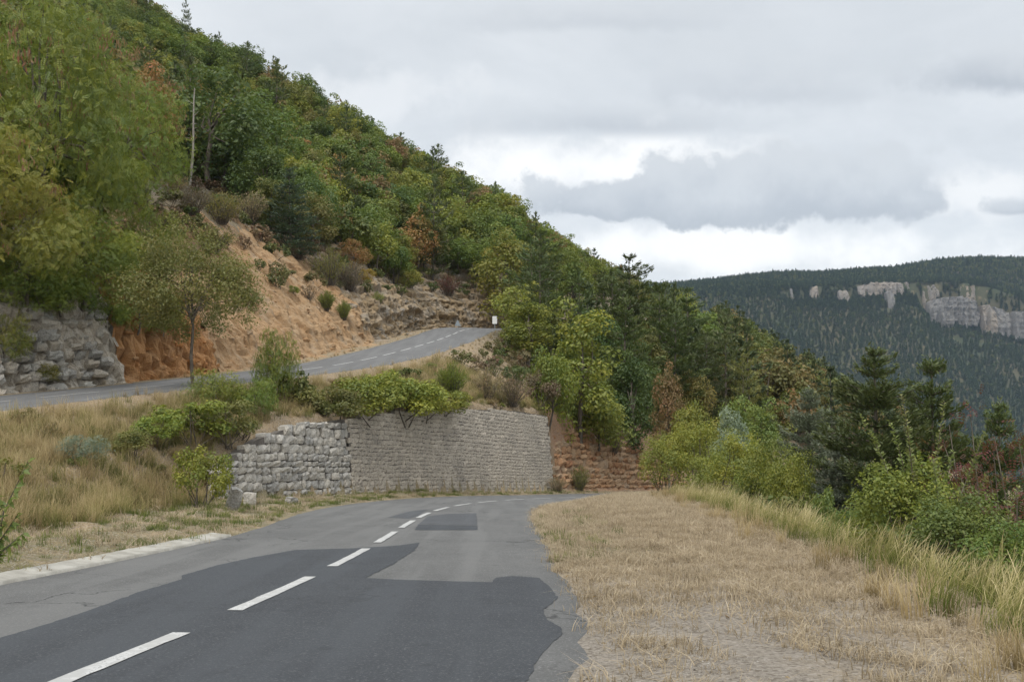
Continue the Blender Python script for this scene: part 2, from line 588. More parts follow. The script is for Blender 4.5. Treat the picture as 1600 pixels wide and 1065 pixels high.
STRAW, EARTH, TAN, ORANGE = (0.34, 0.245, 0.135), (0.19, 0.14, 0.085), (0.37, 0.21, 0.085), (0.40, 0.175, 0.055)
GRAVEL, FLOOR, GREEN, GREYR = (0.265, 0.232, 0.19), (0.10, 0.085, 0.05), (0.11, 0.125, 0.045), (0.29, 0.265, 0.23)
wv = wave(GX, GY, 3.0) * 0.5 + wave(GX, GY, 1.1, 2) * 0.5
cols = np.zeros(sh + (3,)) + FLOOR
hillm = dU > 0
# hill side: bare rock and earth beside the upper road, forest floor above
bare = smooth((np.interp(yU, [0, 45, 52, 60, 75, 90, 110, 130], [6.5, 6.5, 6.0, 8.5, 8, 6, 5, 3]) - ee + wv * 1.5) / 2.5)
rockc = np.stack([np.interp(yU, [40, 46, 49, 53, 57, 80, 84, 90], [GREYR[k], GREYR[k], ORANGE[k], ORANGE[k], TAN[k], TAN[k], GREYR[k] * 1.1, GREYR[k] * 1.05]) for k in range(3)], -1)
hc = lerp(lerp(np.zeros(sh + (3,)) + FLOOR, (0.20, 0.155, 0.085), smooth((14 - ee) / 4)), rockc, bare)
hc = lerp(hc, (0.30, 0.23, 0.13), smooth((0.5 - ee) / 0.5))
cols = np.where(hillm[..., None], hc, cols)
bankm = (~hillm) & (dL > 0)
bc = np.zeros(sh + (3,)) + STRAW
bc = lerp(bc, EARTH, smooth(0.35 + wv) * 0.6)
bc = lerp(bc, GREEN, smooth((bw + 0.6 - bb) / 0.6) * smooth(0.6 + wv) * 0.6)
rk = smooth((yL - 64) / 2) * smooth((90 - yL) / 10) * smooth((bb - 0.8) / 0.6) * smooth((8 - bb) / 3)
bc = lerp(bc, (0.40, 0.22, 0.12), rk)
bc = lerp(bc, FLOOR, smooth((yL - 70) / 15) * smooth((bb - 6) / 4))
cols = np.where(bankm[..., None], bc, cols)
rightm = (~hillm) & (~bankm)
gr = lerp(np.zeros(sh + (3,)) + (0.345, 0.27, 0.175), GRAVEL, smooth((15 - GY + wv * 2) / 6) * smooth((3.4 - cc + wv) / 1.5))
gr = lerp(gr, GREEN, smooth((1.8 - cc + wv * 0.8) / 0.8) * smooth((GY - 13) / 3) * smooth((30 - GY) / 6) * 0.45)
gr = lerp(gr, (0.13, 0.12, 0.055), smooth((cc - ew - 0.3) / 1.0))
gr = lerp(gr, FLOOR, smooth((qq - 4) / 8))
gr = lerp(gr, (0.09, 0.095, 0.04), smooth((yL - 66) / 12))
cols = np.where(rightm[..., None], gr, cols)
gm, b, out = mat('ground_soil')
p = pos(b)
z = b.n('ShaderNodeAttribute', attribute_name='zone').outputs['Color']
na, nb_, nc = b.noise(p, 1.3, 6, 0.65), b.noise(p, 9.0, 6, 0.7), b.noise(p, 60.0, 4, 0.6)
peb = b.voro(p, 28.0)
c = b.mix(b.ss(na, 0.35, 0.7), b.mix(0.22, z, (0.05, 0.04, 0.03)), z)
c = b.mix(b.m('MULTIPLY', b.ss(nb_, 0.50, 0.72), 0.40), c, (0.13, 0.095, 0.06))
c = b.mix(b.m('MULTIPLY', b.ss(nc, 0.45, 0.7), 0.35), c, (0.46, 0.42, 0.36))
vg = b.n('ShaderNodeTexVoronoi'); vg.inputs['Scale'].default_value = 34.0; b.put(vg.inputs['Vector'], p)
vr = b.n('ShaderNodeSeparateColor'); b.t.links.new(vg.outputs['Color'], vr.inputs[0])
c = b.mix(b.m('MULTIPLY', b.ss(vr.outputs[0], 0.70, 0.86), 0.55), c, (0.37, 0.33, 0.285))
c = b.mix(b.m('MULTIPLY', b.ss(vr.outputs[1], 0.74, 0.86), 0.60), c, (0.10, 0.08, 0.06))
finish(b, out, c, 0.95, b.m('ADD', b.m('ADD', nb_, b.m('MULTIPLY', nc, 0.5)), b.m('MULTIPLY', peb, -0.35)), 0.8, 0.06, 0.15)
ground = link('ground', grid_mesh('ground', np.stack([GX, GY, GZ], -1), gm, True, cols))
tag(ground, 'wooded hillside with dry grass bank, gravel shoulder and bare cut earth', kind='structure')

# ================================================================== ROADS
def asphalt(name, base, dark, speck, crack=0.0):
    m, b, out = mat(name)
    p = pos(b)
    n = b.noise(p, 0.45, 5, 0.6)
    n2 = b.noise(p, 3.0, 5, 0.65)
    st = b.noise(p, 42.0, 5, 0.75)
    ag = b.voro(p, 120.0)
    c = b.mix(b.ss(b.m('ADD', b.m('MULTIPLY', n, 0.6), b.m('MULTIPLY', n2, 0.4)), 0.35, 0.65), dark, base)
    c = b.mix(b.m('MULTIPLY', b.ss(st, 0.54, 0.66), 0.8), c, speck)
    c = b.mix(b.m('MULTIPLY', b.ss(st, 0.48, 0.32), 0.55), c, tuple(x * 0.6 for x in dark))
    tr_ = b.noise(b.vm('MULTIPLY', p, (1.9, 0.10, 1)), 1.0, 3, 0.5)
    c = b.mix(b.m('MULTIPLY', b.ss(tr_, 0.44, 0.62), 0.45), c, tuple(x * 1.30 for x in base))
    sp_ = b.voro(p, 1.3)
    c = b.mix(b.m('MULTIPLY', b.ss(sp_, 0.12, 0.04), 0.35), c, tuple(x * 0.55 for x in dark))
    if crack:
        wp = b.vm('ADD', p, b.vm('SCALE', b.n('ShaderNodeTexNoise').outputs[1], scale=0.0))
        dv = b.n('ShaderNodeTexNoise'); dv.inputs['Scale'].default_value = 1.4; dv.inputs['Detail'].default_value = 5
        b.put(dv.inputs['Vector'], p)
        wp = b.vm('ADD', p, b.vm('SCALE', dv.outputs[1], scale=1.6))
        cr = b.voro(wp, 0.34, 'DISTANCE_TO_EDGE')
        gate = b.ss(b.noise(p, 0.35, 2), 0.47, 0.60)
        c = b.mix(b.m('MULTIPLY', b.m('MULTIPLY', b.ss(cr, 0.010, 0.003), gate), crack), c, (0.02, 0.02, 0.02))
    finish(b, out, c, 0.88, b.m('ADD', st, b.m('MULTIPLY', ag, -0.6)), 0.5, 0.012, 0.35)
    return m


old_asphalt = asphalt('old_asphalt', (0.116, 0.1145, 0.110), (0.090, 0.089, 0.086), (0.24, 0.235, 0.225), 0.8)
upper_asphalt = asphalt('upper_asphalt', (0.128, 0.127, 0.125), (0.107, 0.106, 0.105), (0.21, 0.205, 0.20), 0.2)
new_asphalt = asphalt('new_asphalt', (0.046, 0.050, 0.055), (0.037, 0.040, 0.045), (0.135, 0.138, 0.14), 0.35)
mid_asphalt = asphalt('mid_asphalt', (0.068, 0.071, 0.076), (0.058, 0.060, 0.064), (0.15, 0.15, 0.15))


def frames(pl):
    t = np.gradient(pl[:, :2], axis=0); t /= np.linalg.norm(t, axis=1)[:, None]
    return t, np.stack([-t[:, 1], t[:, 0]], 1)


def dense(pl, y0, y1, step):
    s = np.concatenate([[0], np.cumsum(np.linalg.norm(np.diff(pl[:, :2], axis=0), axis=1))])
    s0, s1 = np.interp(y0, pl[:, 1], s), np.interp(y1, pl[:, 1], s)
    ss = np.arange(s0, s1, step)
    return np.stack([np.interp(ss, s, pl[:, k]) for k in range(3)], 1), ss


def strip(name, pl, y0, y1, lfun, rfun, m, step=0.35, nc=13, dz=0.0, bank=None, seed=0):
    q, ss = dense(pl, y0, y1, step)
    t, nrm = frames(q)
    rr = np.random.RandomState(seed)
    def jag(sd):
        return 0.07 * wave(ss, ss * 0 + sd, 2.2) + 0.05 * wave(ss, ss * 0 + sd, 0.7, 1) + 0.10 * wave(ss, ss * 0 + sd + 3, 7, 2)
    l = lfun(q[:, 1]) + jag(1.0) * (0.4)
    r = rfun(q[:, 1]) + jag(9.0)
    f = np.linspace(0, 1, nc)
    off = np.concatenate([l[:, None] + 0.05, l[:, None] * (1 - f) - r[:, None] * f, -r[:, None] - 0.06], 1)
    nc += 2
    XYZ = np.zeros((len(q), nc, 3))
    XYZ[..., 0] = q[:, None, 0] + nrm[:, None, 0] * off
    XYZ[..., 1] = q[:, None, 1] + nrm[:, None, 1] * off
    XYZ[..., 2] = q[:, None, 2] + dz
    if bank is not None:
        XYZ[..., 2] += bank(q[:, 1])[:, None] * off
    e = np.array([-0.06] + [0] * (nc - 2) + [-0.06])
    XYZ[..., 2] += e[None]
    return link(name, grid_mesh(name, XYZ, m, True))


road = tag(strip('road', L, -9, 140, LHL, LHR, old_asphalt), 'grey two lane mountain road with dark asphalt patches curving right', kind='structure')
UB = lambda y: np.interp(y, [60, 100], [0.0, 0.05])
uroad = tag(strip('road', U, 2, 160, lambda y: UH + 0 * y, lambda y: UH + 0 * y, upper_asphalt, bank=UB, seed=4),
            'grey upper road climbing along the rock cut and round the bend', kind='structure')


def road_z(x, y):
    d, z, yy_ = nearest(L, x, y)
    return z


pm, b, out = mat('road_paint')
p = pos(b)
wn = b.noise(p, 40.0, 5, 0.7)
wn2 = b.noise(p, 6.0, 4, 0.6)
c = b.mix(b.ss(wn2, 0.40, 0.62), (0.36, 0.355, 0.34), (0.47, 0.465, 0.45))
c = b.mix(b.m('MULTIPLY', b.ss(b.m('ADD', wn, b.m('MULTIPLY', b.m('SUBTRACT', wn2, 0.5), 0.5)), 0.57, 0.66), 0.8), c, (0.11, 0.11, 0.11))
finish(b, out, c, 0.7, wn, 0.3, 0.004)


def dashes(pl, starts, ln, wd, parent, dz, bank=None):
    s = np.concatenate([[0], np.cumsum(np.linalg.norm(np.diff(pl[:, :2], axis=0), axis=1))])
    rr = random.Random(3)
    for s0 in starts:
        ss = np.linspace(s0, s0 + ln, 13)
        q = np.stack([np.interp(ss, s, pl[:, k]) for k in range(3)], 1)
        t, nrm = frames(q)
        f = np.array([0.5, 0.0, -0.5])
        XYZ = np.zeros((13, 3, 3))
        j = np.array([[rr.uniform(-0.008, 0.008) for _ in range(3)] for _ in range(13)]); j[:, 1] = 0
        for k in range(2):
            XYZ[..., k] = q[:, None, k] + nrm[:, None, k] * (f[None] * wd + j)
        XYZ[..., 2] = q[:, None, 2] + dz
        if bank is not None:
            XYZ[..., 2] += 0.004
        link('lane_marking', grid_mesh('lane_marking', XYZ, pm, True), parent)


sL = np.concatenate([[0], np.cumsum(np.linalg.norm(np.diff(L[:, :2], axis=0), axis=1))])
s10 = np.interp(10.0, L[:, 1], sL)
dashes(L, [s10 + 4.333 * k for k in range(-3, 14)], 3.0, 0.15, road, 0.013)
sU = np.concatenate([[0], np.cumsum(np.linalg.norm(np.diff(U[:, :2], axis=0), axis=1))])
dashes(U, [np.interp(34.0, U[:, 1], sU) + 4.333 * k for k in range(-3, 24)], 3.0, 0.15, uroad, 0.010)


def patch(poly, m, name='asphalt_patch', dz=0.006, jit=0.018, seed=1):
    """asphalt repair laid on the lower road; outline in ground metres"""
    rr = np.random.RandomState(seed)
    P2 = []
    for i in range(len(poly)):
        a, c_ = np.array(poly[i]), np.array(poly[(i + 1) % len(poly)])
        n = max(2, int(np.linalg.norm(c_ - a) / 0.09))
        nr = np.array([-(c_ - a)[1], (c_ - a)[0]]) / (np.linalg.norm(c_ - a) + 1e-6)
        for k in range(n):
            q = a + (c_ - a) * k / n
            P2.append(q + nr * (wave(np.array([q[0]]), np.array([q[1]]), 0.8, i % 5)[0] * jit * 0.6 + rr.normal(0, jit * 0.35)) * (1 if k else 0.3))
    P2 = np.array(P2); nb = len(P2)
    lo, hi_ = P2.min(0), P2.max(0)
    gxx, gyy = np.meshgrid(np.arange(lo[0], hi_[0], 0.45), np.arange(lo[1], hi_[1], 0.45))
    allv = [Vector(v) for v in P2] + [Vector(v) for v in np.stack([gxx.ravel(), gyy.ravel()], 1)]
    vv, _, ff, *_r = geometry.delaunay_2d_cdt(allv, [], [list(range(nb))], 1, 1e-5)
    A = np.array([(v.x, v.y) for v in vv])
    V = np.concatenate([A, (road_z(A[:, 0], A[:, 1]) + dz)[:, None]], 1)
    g = Geo(); g.add(V, tris=[f[:] for f in ff if len(f) == 3])
    me = g.mesh(name, m)
    if me.polygons and sum(q.normal.z for q in me.polygons) < 0:
        me.flip_normals()
    return link(name, me, road)


def onroad(u, v):
    q = hit(u, v, 3.0, 120)
    return (q.x, q.y)


big = [onroad(u, v) for u, v in [(-60, 1020), (0, 1004), (62, 985), (120, 966), (215, 931), (284, 909), (283, 904), (340, 886), (395, 874), (462, 862), (545, 860), (620, 855), (656, 850),
                                 (648, 862), (632, 873), (608, 888), (583, 900), (572, 908), (640, 911), (768, 914), (775, 906), (800, 904), (842, 907), (858, 920), (872, 938), (862, 948), (848, 958), (854, 972), (876, 986), (878, 1000), (856, 1018), (838, 1045), (830, 1064)]]
big += [(-0.1, 5.2), (-0.7, 1.0), (-0.4, -3.0), (-6.6, -3.0), (-6.9, 3.0), (-6.95, 7.5)]
patch(big, new_asphalt, seed=2)
patch([onroad(u, v) for u, v in [(668, 808), (700, 804), (744, 803), (746, 822), (655, 820)]], mid_asphalt, dz=0.004, seed=3)
patch([onroad(u, v) for u, v in [(654, 821), (746, 823), (746, 830), (648, 830)]], new_asphalt, dz=0.006, seed=4)
patch([onroad(u, v) for u, v in [(606, 810), (640, 800), (668, 797), (655, 806), (640, 812)]], mid_asphalt, dz=0.004, seed=5)

# kerb strip of pale concrete along the left edge
km, b, out = mat('kerb_concrete')
p = pos(b)
n1_, n2_ = b.noise(p, 2.0, 5, 0.65), b.noise(p, 30.0, 5, 0.7)
c = b.mix(b.ss(n1_, 0.35, 0.65), (0.26, 0.245, 0.21), (0.39, 0.37, 0.325))
c = b.mix(b.m('MULTIPLY', b.ss(n2_, 0.55, 0.7), 0.5), c, (0.17, 0.15, 0.12))
finish(b, out, c, 0.9, n2_, 0.5, 0.01)
kp, ks = dense(L, -6, 20.6, 0.25)
kt, kn = frames(kp)
lh = LHL(kp[:, 1]) - 0.02
prof = [(-0.02, -0.05), (0.0, 0.035), (0.10, 0.045), (0.36, 0.085), (0.42, 0.075), (0.44, -0.06)]
XYZ = np.zeros((len(kp), len(prof), 3))
for j, (o_, h_) in enumerate(prof):
    jj = wave(ks, ks * 0 + j, 1.5) * 0.012
    for k in range(2):
        XYZ[:, j, k] = kp[:, k] + kn[:, k] * (lh + o_ + jj)
    XYZ[:, j, 2] = kp[:, 2] + h_ + wave(ks, ks * 0 + j * 2, 0.9) * 0.008
g = Geo()
n_, m_ = XYZ.shape[:2]
kerb = link('kerb', grid_mesh('kerb', XYZ, km, False))
tag(kerb, 'pale concrete kerb strip along the left edge of the road', kind='structure')

# ================================================================== STONES
def stone_mesh(name, rr, rnd, bump, m, n=4):
    """unit block, front face at y=-0.5: rounded edges, uneven face; 42 triangles"""
    f = np.linspace(-0.5, 0.5, n)
    gx_, gz_ = np.meshgrid(f, f, indexing='ij')
    y_ = np.full_like(gx_, -0.5) + rr.uniform(-bump, bump, gx_.shape)
    edge_ = (np.abs(gx_) > 0.49) | (np.abs(gz_) > 0.49)
    cor = (np.abs(gx_) > 0.49) & (np.abs(gz_) > 0.49)
    y_ = np.where(edge_, y_ + rnd, y_); y_ = np.where(cor, y_ + rnd * 0.7, y_)
    sx = np.where(cor, 0.94, 1.0)
    Vf = np.stack([gx_ * sx + rr.uniform(-.035, .035, gx_.shape), y_, gz_ * sx + rr.uniform(-.04, .04, gx_.shape)], -1).reshape(-1, 3)
    idx = lambda i, j: i * n + j
    ring = [idx(i, 0) for i in range(n)] + [idx(n - 1, j) for j in range(1, n)] + [idx(i, n - 1) for i in range(n - 2, -1, -1)] + [idx(0, j) for j in range(n - 2, 0, -1)]
    Vb = Vf[ring].copy(); Vb[:, 1] = 0.5
    Q = [(idx(i, j), idx(i + 1, j), idx(i + 1, j + 1), idx(i, j + 1)) for i in range(n - 1) for j in range(n - 1)]
    k = len(ring)
    for i in range(k):
        a, c_ = ring[i], ring[(i + 1) % k]
        Q.append((c_, a, n * n + i, n * n + (i + 1) % k))
    g = Geo(); g.add(np.concatenate([Vf, Vb]), Q)
    return g.mesh(name, m)


class Wall:
    """lays blocks along a base line that leans back into the hill"""
    def __init__(self, base, height, lean):
        self.b = np.array(base, float)
        self.s = np.concatenate([[0], np.cumsum(np.linalg.norm(np.diff(self.b[:, :2], axis=0), axis=1))])
        self.h, self.lean = height, lean
        self.t, n = frames(self.b)
        self.nr = n                                   # towards the left of the base line = into the hill

    def at(self, s, up, out=0.0):
        p = np.array([np.interp(s, self.s, self.b[:, k]) for k in range(3)])
        n = np.array([np.interp(s, self.s, self.nr[:, k]) for k in range(2)]); n /= np.linalg.norm(n)
        le = self.lean(s) if callable(self.lean) else self.lean
        return Vector((p[0] + n[0] * (up * le - out), p[1] + n[1] * (up * le - out), p[2] + up)), n, le

    def place(self, o_or_none, s, up, wdt, hgt, dep, out, tilt=(0, 0, 0)):
        p, n, le = self.at(s, up + hgt / 2, out - dep / 2)
        yv = Vector((n[0], n[1], -le)).normalized()
        xv = Vector((n[1], -n[0], 0)).normalized()
        zv = xv.cross(yv)
        Rm = Matrix((xv, yv, zv)).transposed().to_4x4()
        E = Matrix.Rotation(tilt[0], 4, 'X') @ Matrix.Rotation(tilt[1], 4, 'Y') @ Matrix.Rotation(tilt[2], 4, 'Z')
        return Matrix.Translation(p) @ Rm @ E @ Matrix.Diagonal((wdt, dep, hgt, 1))


def lay(wall, seed, courses, widths, gap, depth, jout, tilt, skip=0.0, hfun=None, bed=0.0):
    """list of block matrices, course by course"""
    rr = random.Random(seed)
    out = []
    ln = wall.s[-1]
    up = -0.25
    hmax = max(wall.h(s) for s in np.linspace(0, ln, 40))
    while up < hmax:
        ch = rr.uniform(*courses)
        s = rr.uniform(-0.3, 0)
        while s < ln:
            wd = rr.uniform(*widths) * (1.0 if rr.random() < 0.8 else 1.5)
            mid = s + wd / 2
            ht = wall.h(min(max(mid, 0), ln)) + rr.uniform(-0.10, 0.10) * ch / 0.2 * 0.5
            if 0 <= mid <= ln and up + ch * 0.55 < ht and rr.random() >= skip:
                hh = ch * rr.uniform(0.86, 1.06)
                if bed: hh *= rr.uniform(1 - bed, 1 + bed)
                zoff = 0.16 * wave(np.array([s]), np.array([up * 0.6]), 4.0)[0] * ch
                out.append(wall.place(None, mid, up + zoff, wd - gap, hh - gap, depth * rr.uniform(0.8, 1.2), rr.uniform(-jout, jout), [rr.gauss(0, tilt) for _ in range(3)]))
            s += wd
        up += ch
    return out


def build_blocks(root, name, mats4, meshes, seed, limit, m):
    rr = random.Random(seed)
    mats4 = list(mats4)
    parts, rest = mats4, []
    if len(mats4) > limit:
        # those that show largest in the photograph stay separate
        def size(M):
            p = M.translation
            sc = M.to_scale()
            return -(sc.x * sc.z) / max(p.y, 1) ** 2
        mats4.sort(key=size)
        parts, rest = mats4[:limit], mats4[limit:]
    for M in parts:
        o = link(name, rr.choice(meshes), root)
        o.matrix_world = root.matrix_world.inverted() @ M if False else M
        o.matrix_parent_inverse = Matrix.Identity(4)
        o.matrix_local = Matrix.Translation(-root.location) @ M
    if rest:
        g = Geo()
        cache = {}
        for M in rest:
            me = rr.choice(meshes)
            if me.name not in cache:
                V = np.array([v.co for v in me.vertices]); cache[me.name] = (V, np.array([list(f.vertices) for f in me.polygons]))
            V, Q = cache[me.name]
            A = np.array(M)
            g.add(V @ A[:3, :3].T + A[:3, 3] - np.array(root.location), Q, tint=rr.random())
        o = link('small_' + name + 's', g.mesh('small_' + name + 's', m), root)
        o['kind'] = 'stuff'


def backing(root, wall, name, m, inset, rough_amp, step=0.3, top=0.0, thick=None):
    """the bed behind the blocks, a sheet of real relief that runs back into the hill at its top"""
    ss = np.arange(0, wall.s[-1] + step, step); ss[-1] = wall.s[-1]
    nr_ = 14
    XYZ = np.zeros((len(ss), nr_ + 1, 3))
    for i, s in enumerate(ss):
        h = wall.h(s) + top
        for j in range(nr_):
            up = -0.3 + (h + 0.3) * j / (nr_ - 1)
            a = wave(np.array([s]), np.array([up * 2]), 1.6)[0] * rough_amp + wave(np.array([s]), np.array([up * 2 + 7]), 0.6, 3)[0] * rough_amp * 0.5
            p, n, le = wall.at(s, up, -inset + a)
            XYZ[i, j] = p
        p, n, le = wall.at(s, h - 0.12, -inset - 0.9)
        XYZ[i, nr_] = p
    XYZ -= np.array(root.location)
    return link(name, grid_mesh(name, XYZ, m, False, smooth_shade=False), root)


GREY_STONE = rock_mat('grey_limestone', [(0.28, 0.27, 0.25), (0.41, 0.39, 0.355), (0.48, 0.44, 0.375), (0.56, 0.53, 0.475)], 1.0, (0.13, 0.125, 0.115), 0.30)
WALL_STONE = rock_mat('wall_stone', [(0.28, 0.25, 0.21), (0.42, 0.37, 0.30), (0.48, 0.42, 0.34), (0.57, 0.50, 0.41)], 1.0, (0.10, 0.095, 0.09), 0.45)
CUT_GREY = rock_mat('grey_cut_rock', [(0.28, 0.265, 0.24), (0.42, 0.40, 0.36), (0.48, 0.41, 0.32), (0.53, 0.505, 0.45)], 1.0, (0.085, 0.082, 0.075), 0.5)
CUT_ORANGE = rock_mat('orange_cut_rock', [(0.30, 0.12, 0.035), (0.39, 0.17, 0.05), (0.42, 0.22, 0.09), (0.40, 0.27, 0.16)], 1.0, (0.15, 0.075, 0.035), 0.55)
CUT_TAN = rock_mat('tan_cut_rock', [(0.30, 0.16, 0.065), (0.35, 0.20, 0.09), (0.38, 0.25, 0.135), (0.31, 0.265, 0.20)], 1.0, (0.17, 0.10, 0.055), 0.5)
CUT_RED = rock_mat('red_cut_rock', [(0.26, 0.11, 0.05), (0.36, 0.20, 0.10), (0.42, 0.28, 0.165), (0.34, 0.26, 0.18)], 1.0, (0.12, 0.065, 0.04), 0.5)
LEDGE = rock_mat('ledge_rock', [(0.14, 0.125, 0.105), (0.21, 0.185, 0.15), (0.32, 0.225, 0.12), (0.26, 0.24, 0.21)], 1.0, (0.075, 0.062, 0.05), 0.6)
MORTAR = rock_mat('wall_joint', [(0.13, 0.115, 0.10), (0.16, 0.14, 0.12)], 1.0, (0.05, 0.05, 0.045), 0.4)
rr = np.random.RandomState(8)
SM = {}
for key, m_, rnd_, bmp in (('grey', GREY_STONE, 0.09, 0.10), ('wall', WALL_STONE, 0.05, 0.06), ('cgrey', CUT_GREY, 0.16, 0.16), ('corange', CUT_ORANGE, 0.2, 0.18),
                           ('ctan', CUT_TAN, 0.2, 0.18), ('cred', CUT_RED, 0.18, 0.16), ('ledge', LEDGE, 0.16, 0.18)):
    SM[key] = [stone_mesh('stone', rr, rnd_, bmp, m_) for _ in range(10)]


def wall_line(y0, y1, step=0.5):
    q, ss = dense(L, y0, y1, step)
    t, n = frames(q)
    d = WALLD(q[:, 1])
    x, y = q[:, 0] + n[:, 0] * d, q[:, 1] + n[:, 1] * d
    yl = q[:, 1]
    z = q[:, 2] + 0.10
    return np.stack([x, y, z], 1), yl


def sub(lo, hi_, wallfun):
    pass


base, yl = wall_line(32.0, 64.5)
# split where the big blocks end
px_, _pv = pix(base[:, 0], base[:, 1], base[:, 2])
k = int(np.argmin(np.abs(px_ - 556)))
kA = int(np.argmin(np.abs(px_ - 345)))
kB = int(np.argmin(np.abs(px_ - 866)))
bA, ylA = base[kA:k + 1], yl[kA:k + 1]
bB, ylB = base[k:kB + 1], yl[k:kB + 1]


def hf(wb, yls, extra=0.0):
    s = np.concatenate([[0], np.cumsum(np.linalg.norm(np.diff(wb[:, :2], axis=0), axis=1))])
    return lambda q: float(WALLH(np.interp(q, s, yls))) + extra


WA = Wall(bA, hf(bA, ylA), 0.10)
rootA = empty('block_wall', tuple(bA[0]), 'old retaining wall of big pale grey rough blocks, stepped down towards the dry bank', 'stone wall')
blocks = lay(WA, 11, (0.22, 0.40), (0.22, 0.56), 0.008, 0.42, 0.05, 0.03, 0.0, None, 0.10)
build_blocks(rootA, 'stone', blocks, SM['grey'], 1, 300, GREY_STONE)
backing(rootA, WA, 'joint_bed', MORTAR, 0.11, 0.03)
_sB = np.concatenate([[0], np.cumsum(np.linalg.norm(np.diff(bB[:, :2], axis=0), axis=1))])
WB = Wall(bB, hf(bB, ylB), 0.10)
rootB = empty('masonry_wall', tuple(bB[0]), 'tall retaining wall of small brownish grey coursed stones beside the lower road bend', 'stone wall')
blocks = lay(WB, 12, (0.15, 0.24), (0.16, 0.42), 0.002, 0.25, 0.012, 0.012, 0.0, None, 0.06)
build_blocks(rootB, 'stone', blocks, SM['wall'], 2, 300, WALL_STONE)
backing(rootB, WB, 'joint_bed', MORTAR, 0.035, 0.006)
print('wall blocks', len(blocks), 'A', len(bA), 'lenB', WB.s[-1])


# rock cuts -------------------------------------------------------------
def cells(s, h, w_, ch, seed):
    """random value and joint closeness of a blocky pattern of beds and cracks"""
    def hsh(i, j, k):
        return np.modf(np.abs(np.sin(i * 127.1 + j * 311.7 + k * 74.7 + seed * 19.19) * 43758.5453))[0]
    hw = h + 0.12 * wave(s, h * 0.3, 5.0) * 3 * ch
    row = np.floor(hw / ch)
    fr = hw / ch - row
    ww = w_ * (0.6 + 0.9 * hsh(row, row * 0, 3))
    sx = s / ww + hsh(row, row * 0, 1) * 7 + 0.25 * wave(s, h, 1.7, 2)
    col = np.floor(sx)
    fc = sx - col
    v = hsh(row, col, 2)
    joint = np.minimum(np.minimum(fr, 1 - fr) * ch, np.minimum(fc, 1 - fc) * ww)
    return v, joint


